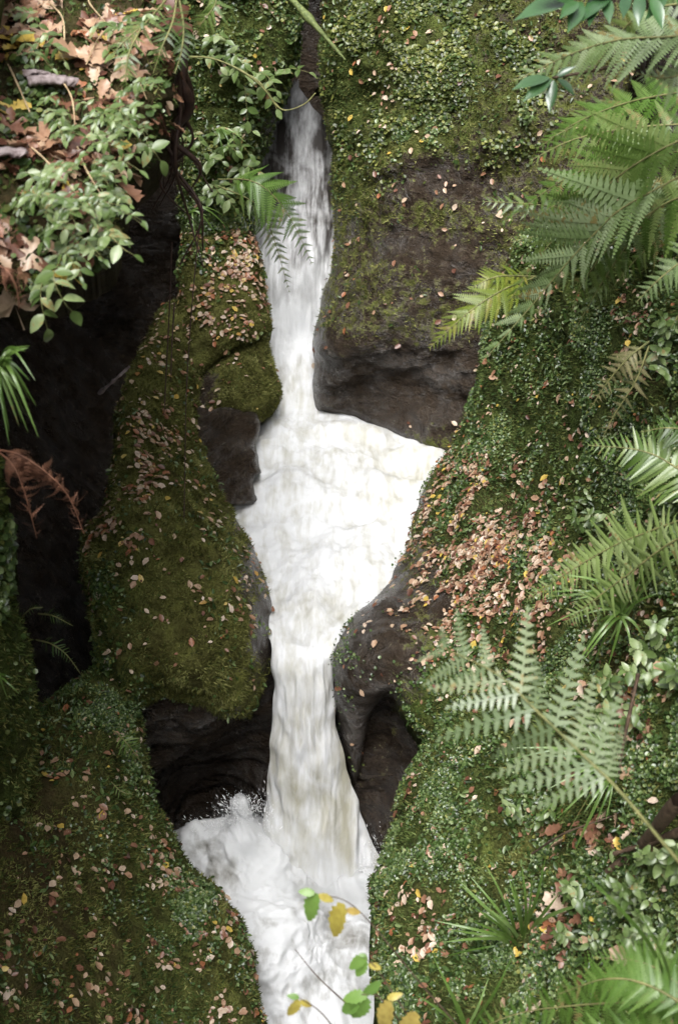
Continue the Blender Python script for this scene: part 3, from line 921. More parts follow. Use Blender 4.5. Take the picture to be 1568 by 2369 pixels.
# ------------------------------------------------------------------ moss tufts (single strands nobody could count)
MOSSY = {  # rock: (strands, olive?)
    'mossy_slab': (60000, 0), 'mossy_block': (11000, 0), 'leafy_block': (12000, 0), 'ivy_cliff': (14000, 1), 'leafy_bank': (9000, 1), 'shaded_rock': (9000, 1), 'leafy_spur': (52000, 1),
    'wet_cliff': (40000, 0), 'leaf_strewn_ledge': (70000, 1), 'green_spur': (60000, 1)}
blade_v = np.array([(0, 0.16, 0), (0, -0.16, 0), (0.35, 0.0, 1.0)], float)
blade_f = np.array([(0, 1, 2)])
acc = {0: [], 1: []}
for nm, (cnt, gr) in MOSSY.items():
    pos, nn, _ = sample(nm, cnt, lambda px, py, p, Q: np.clip((p['moss'][Q[:, 0]] - 0.3) * 2, 0, 1))
    px, py, d = project(pos)
    keep = fbm(pos * 14.0, 3, 91) > -0.18
    pos, nn, d, px, py = pos[keep], nn[keep], d[keep], px[keep], py[keep]
    if gr:
        ol = blobs(px, py, [(960, 1350, 70, 240, 1), (980, 1700, 50, 70, 1), (520, 2150, 70, 220, 0.9), (1420, 1500, 120, 160, 0.6), (870, 2100, 40, 120, 0.8), (1200, 1930, 70, 130, 0.6), (830, 1650, 90, 200, 1.0), (130, 2050, 240, 420, 0.85)], 0.15)
    else:
        ol = blobs(px, py, [(260, 1500, 70, 220, 0.3), (900, 100, 300, 250, 0.3), (800, 250, 60, 250, 0.1), (900, 500, 200, 200, 0.75), (900, 700, 200, 120, 1.0)], 0.92)
    o_ = RNG.random(len(pos)) < ol
    acc[0].append((pos[o_], nn[o_])); acc[1].append((pos[~o_], nn[~o_]))
for key, mat_, lab in ((0, M_MOSS_O, 'short olive moss furring the shaded rocks'), (1, M_MOSS_G, 'short green moss furring the banks')):
    pos = np.concatenate([a[0] for a in acc[key]]); nn = np.concatenate([a[1] for a in acc[key]])
    n = len(pos)
    B = basis(nn, 0.55)
    sz = RNG.uniform(0.012, 0.03, n)
    tint = np.clip(0.42 + 0.8 * fbm(pos * 8, 3, 93) + RNG.normal(0, 0.22, n), 0, 1)
    scatter_mesh('moss', blade_v, blade_f, pos, B, sz, tint, mat_, lab, 'moss')

# ------------------------------------------------------------------ ground cover of small round leaves
COVER = {  # rock: (leaves, size, blobs, base, yellow share)
    'leaf_strewn_ledge': (27000, 0.0155, [(1250, 830, 130, 110, 1.0), (1130, 950, 70, 80, 0.8), (1100, 1060, 60, 60, 0.6), (1200, 1170, 80, 90, 0.08), (1110, 1270, 115, 130, 0.08), (1330, 1080, 60, 60, 0.5),
                                         (1230, 1500, 100, 110, 0.8), (1000, 1520, 40, 60, 0.6), (890, 1470, 125, 190, 0.0), (960, 1470, 70, 160, 0.0), (815, 1740, 80, 160, 0.0), (970, 1350, 60, 210, 0.0), (1450, 850, 100, 120, 0.35), (1450, 1500, 100, 120, 0.3)], 0.42, 0.15),
    'green_spur': (23000, 0.0150, [(1050, 1800, 120, 130, 1.1), (960, 1950, 70, 160, 0.9), (1000, 2250, 120, 100, 0.8), (1210, 1910, 60, 130, 0.02), (1420, 1950, 150, 90, 0.08), (985, 1700, 45, 50, 0.1), (865, 2100, 22, 90, 0.1)], 0.42, 0.15),
    'wet_cliff': (9500, 0.0235, [(890, 100, 80, 170, 1.1), (1080, 130, 130, 120, 0.4), (970, 312, 52, 34, 1.5), (1100, 340, 80, 30, 0.35), (960, 250, 120, 50, 0.12), (800, 250, 50, 300, 0.03), (900, 560, 300, 140, 0.0), (900, 800, 300, 200, 0.0)], 0.0, 0.75),
    'ivy_cliff': (7500, 0.028, [(640, 300, 40, 120, 0.25), (520, 300, 80, 200, 0.8), (500, 620, 80, 80, 0.2)], 0.75, 0.45),
    'leafy_block': (450, 0.03, [(460, 560, 50, 60, 1.0), (560, 850, 80, 80, 0.05)], 0.12, 0.4),
    'leafy_spur': (6000, 0.0155, [(460, 2130, 66, 76, 1.2), (230, 1650, 70, 60, 0.9), (300, 1800, 60, 90, 0.35), (60, 2300, 80, 100, 0.08), (520, 2150, 26, 200, 0.05)], 0.04, 0.1),
    'mossy_slab': (900, 0.022, [(236, 1370, 34, 60, 0.9), (250, 1560, 60, 50, 0.8), (450, 1300, 130, 300, 0.0), (330, 1000, 40, 100, 0.1)], 0.02, 0.2),
    'shaded_rock': (420, 0.025, [(6, 1300, 26, 190, 1.0)], 0.05, 0.1),
    'leafy_bank': (900, 0.026, [], 0.3, 0.3)}
accg = {0: [], 1: []}
for nm, (cnt, sz0, bl, b0, yel) in COVER.items():
    def wf(px, py, p, Q, bl=bl, b0=b0):
        c = p['V'][Q[:, 0]]
        return blobs(px, py, bl, b0) * sstep(-0.2, 0.25, fbm(c * 6.5, 3, 101)) * (0.08 + sstep(-0.2, 0.2, fbm(c * 2.3, 3, 105)))
    pos, nn, _ = sample(nm, cnt, wf)
    px, py, d = project(pos)
    yb = blobs(px, py, [(890, 110, 90, 170, 1.0), (970, 312, 55, 40, 0.0)], yel)
    sel = RNG.random(len(pos)) < yb
    sz = sz0 * RNG.uniform(0.5, 1.25, len(pos)) * (1.05 + 0.5 * fbm(pos * 3.0, 2, 107))
    for k_, m_ in ((0, ~sel), (1, sel)):
        accg[k_].append((pos[m_], nn[m_], sz[m_]))
for key, mat_, lab in ((0, M_COVER, 'carpet of small round green leaves over the mossy banks'), (1, M_COVER_Y, 'carpet of small yellowish creeper leaves on the cliffs')):
    pos = np.concatenate([a[0] for a in accg[key]]); nn = np.concatenate([a[1] for a in accg[key]]); sz = np.concatenate([a[2] for a in accg[key]])
    n = len(pos)
    up = nn * 0.55 + np.array([0, -0.25, 0.6])
    B = basis(up / np.linalg.norm(up, axis=1, keepdims=True), 0.38)
    pos = pos + nn * (RNG.random((n, 1)) * 0.022 + 0.004)
    tint = np.clip(0.45 + 0.35 * fbm(pos * 4, 2, 103) + RNG.normal(0, 0.3, n), 0, 1)
    scatter_mesh('ground_cover', ROUND_V - np.array([0.5, 0, 0]), ROUND_F, pos, B, sz, tint, mat_, lab, 'ground cover')

accs = []
for nm, cnt in (('leaf_strewn_ledge', 2600), ('green_spur', 2600), ('leafy_spur', 1100), ('ivy_cliff', 900), ('mossy_slab', 500), ('wet_cliff', 450)):
    pos, nn, _ = sample(nm, cnt, lambda px, py, p, Q: sstep(0.0, 0.35, fbm(p['V'][Q[:, 0]] * 3.3, 3, 131)) * np.clip(p['moss'][Q[:, 0]] - 0.3, 0, 1))
    accs.append((pos, nn))
pos = np.concatenate([a[0] for a in accs]); nn = np.concatenate([a[1] for a in accs])
n = len(pos)
up = nn * 0.5 + np.array([0, -0.35, 0.5])
scatter_mesh('weeds', DRY_V * np.array([1, 0.7, 1]), ROUND_F, pos + nn * 0.01, basis(up / np.linalg.norm(up, axis=1, keepdims=True), 0.6), RNG.uniform(0.018, 0.048, n),
             np.clip(RNG.normal(0.45, 0.3, n), 0, 1), M_COVER, 'narrow leaved weeds growing through the moss', 'weeds')

# ------------------------------------------------------------------ fallen leaves
FALL = {  # rock: (count, size, blobs, base, tag, where)
    'mossy_slab': (700, 0.043, [(350, 1030, 40, 100, 2.6), (330, 1150, 30, 60, 2.2), (260, 1260, 46, 46, 2.4), (285, 1350, 40, 80, 2.0), (560, 1340, 22, 60, 1.1), (440, 1150, 60, 200, 0.16)], 0.24, 'on the big olive mossy slab'),
    'leafy_block': (560, 0.043, [(530, 610, 60, 75, 3.0), (550, 740, 60, 50, 1.2)], 0.3, 'on the leafy block by the fall'),
    'mossy_block': (26, 0.048, [], 1.0, 'on the mossy block above the pool'),
    'ivy_cliff': (170, 0.05, [(470, 600, 80, 60, 2.0)], 0.4, 'among the creepers on the cliff'),
    'wet_cliff': (230, 0.05, [(900, 120, 100, 130, 0.9), (960, 890, 180, 80, 0.02)], 0.16, 'on the wet cliff'),
    'leaf_strewn_ledge': (3900, 0.036, [(1120, 1290, 130, 140, 3.2), (1045, 1370, 55, 110, 2.4), (1020, 1220, 40, 70, 1.8), (1080, 1110, 56, 70, 2.6), (1180, 1370, 90, 80, 2.4), (1190, 1080, 45, 50, 0.8), (1230, 1480, 50, 40, 0.6), (1450, 1450, 90, 100, 0.5), (860, 1450, 80, 160, 0.06),
                                        (1500, 850, 60, 150, 0.6), (1190, 1170, 50, 60, 0.2)], 0.13, 'on the ledge above the pool'),
    'green_spur': (700, 0.038, [(965, 1790, 16, 60, 2.2), (985, 2080, 32, 140, 2.6), (940, 2200, 60, 150, 0.9), (1300, 2150, 80, 80, 1.6), (1430, 1940, 110, 40, 1.5), (1450, 1650, 90, 60, 1.3)], 0.16, 'on the green spur'),
    'leafy_spur': (640, 0.038, [(470, 2250, 90, 80, 1.5), (430, 2350, 110, 40, 3.0), (390, 2000, 60, 60, 1.0), (180, 1900, 60, 60, 0.7), (530, 2120, 30, 100, 0.8)], 0.28, 'on the dark mossy spur'),
    'leafy_bank': (520, 0.075, [(120, 60, 160, 60, 2.0), (60, 280, 90, 90, 1.6)], 0.8, 'on the overhanging bank')}
LEAFT = []
for i_ in range(3):
    LEAFT.append(leaf_blade(BEECH, 0.3 + 0.2 * i_, (-0.25, 0.2, 0.45)[i_], 0.03, i_, 0.03))
LEAFT.append(leaf_blade(OAK, 0.25, 0.3, 0.03, 5))
LEAFT.append(leaf_blade(OAK, 0.5, -0.3, 0.03, 6, 0.05))
LEAFT.append(palmate(5, 3, 0.5))
LEAFT.append(palmate(5, 4, -0.4))
allf = []
for nm, (cnt, sz0, bl, b0, where) in FALL.items():
    def wf(px, py, p, Q, bl=bl, b0=b0):
        c = p['V'][Q[:, 0]]
        return blobs(px, py, bl, b0) * sstep(-0.3, 0.3, fbm(c * 7.0, 3, 111)) * np.clip(p['N'][Q[:, 0], 2] + 0.35, 0.05, 1)
    pos, nn, _ = sample(nm, cnt, wf)
    n = len(pos)
    sz = sz0 * np.exp(RNG.normal(-0.05, 0.42, n))
    if nm != 'leafy_bank':
        sz = np.minimum(sz, 0.062)
    if nm == 'green_spur':
        px, py, d = project(pos)
        big = (px > 1200) & (RNG.random(n) < 0.25)
        sz[big] *= 2.0
    t = RNG.beta(1.05, 1.1, n) * 0.88
    if nm == 'leafy_bank':
        t *= 0.72
    if nm in ('leaf_strewn_ledge', 'green_spur', 'leafy_spur'):
        t = np.where(t < 0.9, t * 0.95 + 0.03, t)
    yy = RNG.random(n)
    t[yy < 0.05] = 0.95
    t[(yy > 0.05) & (yy < 0.09)] = 1.0
    if nm in ('mossy_slab', 'mossy_block', 'leafy_block'):
        t = np.clip(t + 0.12, 0, 1)
    v = np.where(sz > 0.055, RNG.integers(3, 7, n), RNG.integers(0, 5, n))
    B = basis(nn * 0.8 + np.array([0, 0, 0.35]), 0.22)
    pos = pos + nn * 0.014
    allf.append((pos, B, sz, t, v, np.array([nm] * n), np.array([where] * n)))
pos, B, sz, tint, var, rk, wh = (np.concatenate([a[i] for a in allf]) for i in range(7))
px, py, d = project(pos)
score = sz / d * ((px > 5) & (px < 1560) & (py > 5) & (py < 2360)) * seen(pos, 0.1)
order = np.argsort(-score)
single = order[:300]
rest = order[300:]
TINTS = ['deep russet', 'copper brown', 'tan', 'pale buff', 'pinkish buff', 'yellow', 'orange red']


def tint_name(t):
    return TINTS[0] if t < 0.14 else TINTS[1] if t < 0.33 else TINTS[2] if t < 0.52 else TINTS[3] if t < 0.72 else TINTS[4] if t < 0.9 else TINTS[5] if t < 0.97 else TINTS[6]


FORM = ['oval', 'oval', 'oval', 'wavy edged', 'wavy edged', 'lobed', 'lobed']
leaf_mesh_cache = {}
for i in single:
    tq = min(round(tint[i] * 16) / 16, 1.0) if tint[i] < 0.9 else tint[i]
    key = (int(var[i]), round(tq, 3))
    if key not in leaf_mesh_cache:
        tv, tf = LEAFT[key[0]]
        leaf_mesh_cache[key] = mesh_from('fallen_leaf', tv - np.array([0.5, 0, 0]), [tf], {'tint': np.full(len(tv), tq)})
    where = str(wh[i])
    pp = PATCH[str(rk[i])]
    fy = (py[i] - max(pp['py'].min(), 0)) / (min(pp['py'].max(), 2369) - max(pp['py'].min(), 0))
    fx = (px[i] - max(pp['px'].min(), 0)) / (min(pp['px'].max(), 1568) - max(pp['px'].min(), 0))
    where += ', %s %s' % (('top', 'upper', 'middle', 'lower', 'bottom')[min(4, int(fy * 5))], ('left', 'centre', 'right')[min(2, int(fx * 3))])
    o = link('fallen_leaf', leaf_mesh_cache[key], M_LITTER, label='%s %s %s fallen leaf %s' % ('large' if sz[i] > .06 else 'small', tint_name(tint[i]), FORM[var[i]], where), cat='leaf',
             group='fallen leaves %s' % str(wh[i]))
    m = Matrix([[*B[i][r] * sz[i], pos[i][r]] for r in range(3)] + [[0, 0, 0, 1]])
    o.matrix_basis = m
tv, tf = DRY_V - np.array([0.5, 0, 0]), ROUND_F
scatter_mesh('leaf_litter', tv, tf, pos[rest], B[rest], sz[rest] * 0.9, tint[rest], M_LITTER, 'scatter of small fallen autumn leaves over rocks and ledge', 'leaf litter', True)


# ------------------------------------------------------------------ stems and tubes
def curve3(pts, n=24):
    pts = np.asarray(pts, float)
    if len(pts) == 2:
        return pts[0] + (pts[1] - pts[0]) * np.linspace(0, 1, n)[:, None]
    q = np.concatenate([[2 * pts[0] - pts[1]], pts, [2 * pts[-1] - pts[-2]]])
    out = []
    m = len(pts) - 1
    for s in np.linspace(0, m, n):
        i = min(int(s), m - 1)
        t = s - i
        a, b, c, e = q[i:i + 4]
        out.append(0.5 * (2 * b + (c - a) * t + (2 * a - 5 * b + 4 * c - e) * t * t + (3 * b - a - 3 * c + e) * t ** 3))
    return np.array(out)


def tube(pts, r0, r1, sides=5, rough=0.0, seed=0):
    pts = np.asarray(pts, float)
    n = len(pts)
    T = np.gradient(pts, axis=0)
    T /= np.maximum(np.linalg.norm(T, axis=1, keepdims=True), 1e-9)
    ref = np.array([0.3, 0.2, 1.0]) if abs(T[:, 2]).mean() < 0.8 else np.array([1.0, 0.2, 0.1])
    A = np.cross(T, ref)
    A /= np.maximum(np.linalg.norm(A, axis=1, keepdims=True), 1e-9)
    Bn = np.cross(T, A)
    r = np.linspace(r0, r1, n)
    if rough:
        r = r * (1 + rough * fbm(np.stack([np.arange(n) * 0.35, np.zeros(n), np.full(n, seed * 3.7)], 1), 2, seed))
    an = np.arange(sides) * 2 * math.pi / sides
    V = pts[:, None] + r[:, None, None] * (np.cos(an)[None, :, None] * A[:, None] + np.sin(an)[None, :, None] * Bn[:, None])
    idx = np.arange(n * sides).reshape(n, sides)
    nx = np.roll(idx, -1, 1)
    Q = np.stack([idx[:-1], nx[:-1], nx[1:], idx[1:]], -1).reshape(-1, 4)
    return V.reshape(-1, 3), Q


def pxcurve(pts, n=24):
    return curve3([P(a, b, c) for a, b, c in pts], n)


def root_empty(name, loc, label, cat, group=None):
    return link(name, None, label=label, cat=cat, group=group, loc=tuple(loc))


def frame(x, nrm):
    x = x / np.linalg.norm(x)
    z = nrm - x * (nrm @ x)
    z = z / max(np.linalg.norm(z), 1e-6)
    return np.stack([x, np.cross(z, x), z], 1)


def place(o, base, R, sx, sy=None, sz_=None, org=None):
    sy = sx if sy is None else sy
    sz_ = sx if sz_ is None else sz_
    b = base - (org if org is not None else 0)
    o.matrix_basis = Matrix([[R[r][0] * sx, R[r][1] * sy, R[r][2] * sz_, b[r]] for r in range(3)] + [[0, 0, 0, 1]])


# ------------------------------------------------------------------ ferns
def pinna_mesh(name, npair, wid, droop, teeth=0, seed=0, gap=0.92, tipn=0.85):
    """A pinna of unit length along x: midrib with pinnules on both sides."""
    r = random.Random(seed)
    V, F3, F4 = [], [], []

    def zz(x, y):
        return -droop * x * x - 0.12 * abs(y)

    for i in range(npair):
        x = (i + 0.5) / npair
        sp = gap / npair
        L = wid * (1 - x) ** tipn * min(1.0, 0.72 + x * 2.5) * r.uniform(0.9, 1.1) + 0.006
        for sd in (-1, 1):
            xo = x + (0.2 / npair if sd > 0 else 0)
            lean = 0.34
            if teeth:
                prof = []
                for k in range(teeth + 1):
                    u = k / teeth
                    hw = sp * 0.5 * (1 - u ** 2.2) * (1.0 if k % 2 == 0 else 0.72) + 0.001
                    prof.append((u, hw))
                b0 = len(V)
                for u, hw in prof:
                    cx_, cy_ = xo + lean * L * u, sd * L * u
                    for h in (-hw, hw):
                        V.append((cx_ + h, cy_ - sd * lean * h * 0.5, zz(cx_ + h, cy_) - abs(h) * 0.2))
                for k in range(teeth):
                    a = b0 + 2 * k
                    F4.append((a, a + 1, a + 3, a + 2))
            else:
                b0 = len(V)
                for u, hw in ((0, 0.5), (0.55, 0.46), (0.85, 0.28)):
                    cx_, cy_ = xo + lean * L * u, sd * L * u
                    for h in (-hw * sp, hw * sp):
                        V.append((cx_ + h, cy_, zz(cx_ + h, cy_)))
                V.append((xo + lean * L * 1.05 + 0.1 * sp, sd * L, zz(xo, sd * L)))
                F4 += [(b0, b0 + 1, b0 + 3, b0 + 2), (b0 + 2, b0 + 3, b0 + 5, b0 + 4)]
                F3 += [(b0 + 4, b0 + 5, b0 + 6)]
    for k in range(8):                                   # midrib
        x0, x1 = k / 8, (k + 1) / 8
        h0, h1 = 0.012 * (1 - x0) + 0.002, 0.012 * (1 - x1) + 0.002
        b0 = len(V)
        V += [(x0, -h0, zz(x0, 0) + 0.004), (x0, h0, zz(x0, 0) + 0.004), (x1, h1, zz(x1, 0) + 0.004), (x1, -h1, zz(x1, 0) + 0.004)]
        F4.append((b0, b0 + 1, b0 + 2, b0 + 3))
    return mesh_from(name, np.array(V), [np.array(F4)] + ([np.array(F3)] if F3 else []), None, False)


PINNA = {}


def pinna_set(style, mat):
    key = (style, mat.name)
    if key not in PINNA:
        out = []
        for i in range(3):
            dr = (0.06, 0.16, 0.26)[i]
            if style == 'lady':        # pinnules long, toothed
                me = pinna_mesh('pinna', 16, 0.17, dr, 5, i, 0.9)
            elif style == 'bracken':   # few large pinnules
                me = pinna_mesh('pinna', 10, 0.19, dr, 7, i, 0.66, 0.7)
            elif style == 'plain':     # narrow, comb-like frond
                me = pinna_mesh('pinna', 14, 0.095, dr, 0, i, 1.1, 0.5)
            else:                      # curled, dead
                me = pinna_mesh('pinna', 9, 0.16, 0.9 + 0.3 * i, 0, i, 0.7, 0.6)
            me.materials.append(mat)
            out.append(me)
        PINNA[key] = out
    return PINNA[key]


def frond(fern, org, pts, plen, npair, style, mat, nrm=(0.0, -0.55, 0.83), sweep=0.42, shape='lance', stemr=0.005, start=0.12, sag=0.2, seed=0, tip=0.06, sides=(1.0, 1.0)):
    r = random.Random(seed)
    C = curve3(pts, 40)
    V, Q = tube(C, stemr, stemr * 0.25)
    fr = link('frond', mesh_from('frond', V - org, [Q]), M_STEM if mat is not M_FERN_DEAD else M_FERN_DEAD, parent=fern)
    T = np.gradient(C, axis=0)
    T /= np.linalg.norm(T, axis=1, keepdims=True)
    nrm = np.array(nrm, float)
    ms = pinna_set(style, mat)
    for i in range(npair):
        s = start + (1 - start) * (1 - (1 - (i + 0.5) / npair) ** 1.12)
        k = s * 39
        a = int(min(k, 38))
        pos = C[a] + (C[a + 1] - C[a]) * (k - a)
        t = T[a]
        u = (s - start) / (1 - start)
        if shape == 'lance':
            L = plen * min(1.0, 0.45 + u * 2.2) * (1 - u) ** 0.75
        elif shape == 'tri':
            L = plen * (1 - u) ** 0.9
        else:
            L = plen * (0.75 + 0.25 * math.sin(u * 3.1)) * (1 - u) ** 0.4
        L = L + tip * plen
        for sd in (-1, 1):
            if r.random() < 0.03:
                continue
            n_ = nrm + np.array([r.uniform(-.38, .38), r.uniform(-.3, .3), r.uniform(-.2, .2)])
            z = n_ - t * (n_ @ t)
            z /= np.linalg.norm(z)
            side = np.cross(z, t) * sd
            sw = sweep + u * 0.35 + r.uniform(-.07, .07)
            x = side * math.cos(sw) + t * math.sin(sw) - z * (sag * r.uniform(0.3, 1.2))
            R = frame(x, z)
            o = link('pinna', ms[r.randrange(len(ms))], None, parent=fr)
            l = L * r.uniform(0.78, 1.12) * sides[0 if sd < 0 else 1]
            place(o, pos, R, l, l * r.uniform(0.9, 1.1), l, org)
    return fr


def fern(label, base, fronds, group=None, name='fern'):
    org = P(*base)
    f = root_empty(name, org, label, 'fern', group)
    for k, kw in enumerate(fronds):
        kw = dict(kw)
        pts = [P(*q) for q in kw.pop('pts')]
        frond(f, org, pts, kw.pop('plen'), kw.pop('n'), kw.pop('style'), kw.pop('mat'), seed=kw.pop('seed', k + int(base[0])), **kw)
    return f


fern('broad pale fern with spread toothed fronds leaning over the wet cliff', (1660, 350, 4.9),
     [dict(pts=[(1660, 350, 4.9), (1568, 409, 4.95), (1439, 481, 5.0), (1378, 537, 5.05), (1308, 612, 5.1), (1233, 702, 5.15), (1120, 832, 5.1)], plen=0.46, n=18, style='lady', mat=M_FERN_PALE, shape='tri', start=0.22, sweep=0.74, sag=0.08, sides=(1.1, 0.55)),
      dict(pts=[(1660, 300, 5.0), (1560, 330, 5.05), (1440, 400, 5.1), (1330, 500, 5.2), (1250, 590, 5.25), (1175, 700, 5.25)], plen=0.34, n=17, style='lady', mat=M_FERN, shape='tri', start=0.2, sweep=0.74, sag=0.1, sides=(1.1, 0.7)),
      dict(pts=[(1660, 380, 5.2), (1560, 440, 5.25), (1470, 540, 5.3), (1400, 640, 5.35), (1330, 760, 5.35)], plen=0.28, n=16, style='lady', mat=M_FERN_PALE, shape='tri', start=0.2, sweep=0.7, sag=0.1, sides=(1.0, 0.8)),
      dict(pts=[(1660, 430, 5.1), (1540, 470, 5.2), (1420, 560, 5.3), (1350, 650, 5.35), (1320, 720, 5.35)], plen=0.26, n=14, style='lady', mat=M_FERN, shape='tri', start=0.1)])
fern('yellow green fern frond pointing down beside the smooth rock bowl', (1240, 640, 5.9),
     [dict(pts=[(1240, 640, 5.9), (1160, 672, 5.7), (1080, 725, 5.6), (992, 806, 5.55)], plen=0.19, n=22, style='lady', mat=M_FERN_YEL, shape='lance', sweep=0.6),
      dict(pts=[(1240, 640, 5.9), (1150, 640, 5.75), (1085, 668, 5.7)], plen=0.12, n=14, style='lady', mat=M_FERN_YEL)])
fern('silvery fern with arched frond below the leathery shrub', (1660, 70, 4.6),
     [dict(pts=[(1660, 70, 4.6), (1554, 84, 4.65), (1430, 92, 4.7), (1320, 125, 4.75), (1190, 187, 4.75)], plen=0.23, n=22, style='lady', mat=M_FERN_PALE, shape='lance', start=0.05, sweep=0.5),
      dict(pts=[(1660, 20, 4.8), (1560, 10, 4.8), (1470, 40, 4.85), (1400, 120, 4.9), (1355, 185, 4.9)], plen=0.16, n=16, style='lady', mat=M_FERN, shape='lance'),
      dict(pts=[(1660, 130, 4.7), (1600, 160, 4.7), (1540, 180, 4.7), (1470, 170, 4.75)], plen=0.16, n=12, style='lady', mat=M_FERN_PALE)])
fern('green fern with level fronds growing from the upper bank', (1680, 290, 5.5),
     [dict(pts=[(1680, 290, 5.5), (1568, 288, 5.55), (1440, 298, 5.6), (1320, 325, 5.65), (1225, 372, 5.65)], plen=0.22, n=18, style='lady', mat=M_FERN, shape='lance', start=0.1),
      dict(pts=[(1680, 340, 5.6), (1568, 350, 5.7), (1450, 385, 5.75), (1340, 440, 5.8), (1240, 500, 5.8)], plen=0.24, n=18, style='lady', mat=M_FERN, shape='lance', start=0.1),
      dict(pts=[(1680, 250, 5.7), (1500, 250, 5.8), (1380, 270, 5.85), (1270, 320, 5.85)], plen=0.2, n=16, style='lady', mat=M_FERN),
      dict(pts=[(1680, 200, 5.6), (1560, 215, 5.7), (1440, 240, 5.8), (1330, 285, 5.85), (1240, 345, 5.9)], plen=0.26, n=20, style='lady', mat=M_FERN_BRIGHT, shape='lance', start=0.1, sweep=0.6),
      dict(pts=[(1680, 320, 5.9), (1540, 330, 6.0), (1400, 370, 6.1), (1280, 430, 6.15), (1160, 520, 6.2)], plen=0.28, n=20, style='lady', mat=M_FERN_BRIGHT, shape='lance', start=0.1, sweep=0.6),
      dict(pts=[(1680, 480, 5.4), (1568, 520, 5.5), (1480, 590, 5.55), (1420, 660, 5.6)], plen=0.2, n=14, style='lady', mat=M_FERN),
      dict(pts=[(1680, 400, 5.8), (1560, 420, 5.9), (1450, 455, 6.0), (1330, 520, 6.05), (1180, 560, 6.05)], plen=0.24, n=16, style='lady', mat=M_FERN),
      dict(pts=[(1680, 440, 6.0), (1500, 470, 6.1), (1340, 480, 6.2), (1200, 470, 6.25), (1115, 466, 6.25)], plen=0.2, n=16, style='lady', mat=M_FERN)])
fern('greyish fern hanging against the bank at the edge', (1680, 560, 4.8),
     [dict(pts=[(1680, 560, 4.8), (1600, 590, 4.75), (1530, 640, 4.75), (1470, 700, 4.75)], plen=0.14, n=14, style='lady', mat=M_FERN_PALE),
      dict(pts=[(1680, 620, 4.8), (1600, 680, 4.8), (1550, 760, 4.8)], plen=0.13, n=12, style='lady', mat=M_FERN_DARK)])
fern('withering buff fern drooping on the bank', (1500, 800, 5.1),
     [dict(pts=[(1500, 790, 5.1), (1450, 830, 5.05), (1400, 890, 5.05), (1365, 945, 5.05)], plen=0.11, n=14, style='lady', mat=M_FERN_TAN, sag=0.5),
      dict(pts=[(1500, 800, 5.1), (1470, 880, 5.05), (1420, 960, 5.05), (1390, 1020, 5.05)], plen=0.10, n=14, style='lady', mat=M_FERN_TAN, sag=0.5)])
fern('light green comb fern fanning over the dark bank edge', (1640, 1130, 4.4),
     [dict(pts=[(1640, 1150, 4.4), (1560, 1080, 4.5), (1480, 1042, 4.55), (1358, 1030, 4.6)], plen=0.19, n=24, style='plain', mat=M_FERN, sweep=0.25, nrm=(-.3, -.6, .7)),
      dict(pts=[(1640, 1170, 4.4), (1580, 1130, 4.45), (1520, 1120, 4.5), (1470, 1150, 4.5)], plen=0.13, n=14, style='plain', mat=M_FERN),
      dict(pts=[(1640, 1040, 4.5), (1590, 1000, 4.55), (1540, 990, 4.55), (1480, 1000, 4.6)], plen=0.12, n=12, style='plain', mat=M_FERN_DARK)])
fern('long pale comb fern reaching across the leaf strewn ledge', (1640, 1200, 4.2),
     [dict(pts=[(1640, 1180, 4.2), (1520, 1222, 4.35), (1420, 1262, 4.45), (1320, 1320, 4.5), (1217, 1388, 4.55)], plen=0.21, n=38, style='plain', mat=M_FERN_LIME, sweep=0.3, start=0.16, shape='lance'),
      dict(pts=[(1640, 1210, 4.1), (1540, 1262, 4.2), (1450, 1330, 4.3), (1370, 1390, 4.35), (1303, 1444, 4.38)], plen=0.18, n=32, style='plain', mat=M_FERN_LIME, sweep=0.3)])
fern('large blurred pale fern with few wide pinnae over the green spur', (1640, 2080, 2.3),
     [dict(pts=[(1640, 2080, 2.3), (1443, 1843, 2.42), (1358, 1757, 2.5), (1243, 1647, 2.62), (1150, 1560, 2.7), (1010, 1492, 2.8)], plen=0.29, n=10, style='bracken', mat=M_FERN_GREY, shape='tri2', start=0.24, sag=0.35, sweep=0.45, tip=0.1, nrm=(-.1, -.5, .85))])
fern('bright green fern at the bottom spreading over the litter', (1640, 2330, 2.6),
     [dict(pts=[(1640, 2320, 2.6), (1500, 2318, 2.7), (1330, 2326, 2.8), (1180, 2350, 2.9), (1030, 2420, 2.95)], plen=0.19, n=30, style='lady', mat=M_FERN_BRIGHT, sweep=0.3),
      dict(pts=[(1640, 2340, 2.6), (1560, 2270, 2.75), (1480, 2225, 2.85), (1370, 2215, 2.9)], plen=0.17, n=22, style='lady', mat=M_FERN_BRIGHT),
      dict(pts=[(1640, 2400, 2.5), (1500, 2390, 2.6), (1250, 2400, 2.65)], plen=0.18, n=24, style='lady', mat=M_FERN_BRIGHT),
      dict(pts=[(1640, 2360, 2.5), (1500, 2280, 2.6), (1400, 2265, 2.65), (1290, 2300, 2.7)], plen=0.15, n=22, style='lady', mat=M_FERN_BRIGHT)])
fern('drooping green fern hanging in front of the upper fall', (505, 415, 8.9),
     [dict(pts=[(505, 415, 8.9), (580, 418, 8.7), (635, 455, 8.65), (680, 520, 8.65), (722, 612, 8.7)], plen=0.30, n=20, style='lady', mat=M_FERN_BRIGHT, sweep=0.5, nrm=(.1, -.75, .65), sag=0.25),
      dict(pts=[(505, 430, 8.9), (590, 470, 8.7), (625, 530, 8.68), (648, 600, 8.68), (670, 678, 8.7)], plen=0.20, n=18, style='lady', mat=M_FERN, sweep=0.6, nrm=(.1, -.75, .65), sag=0.3)])
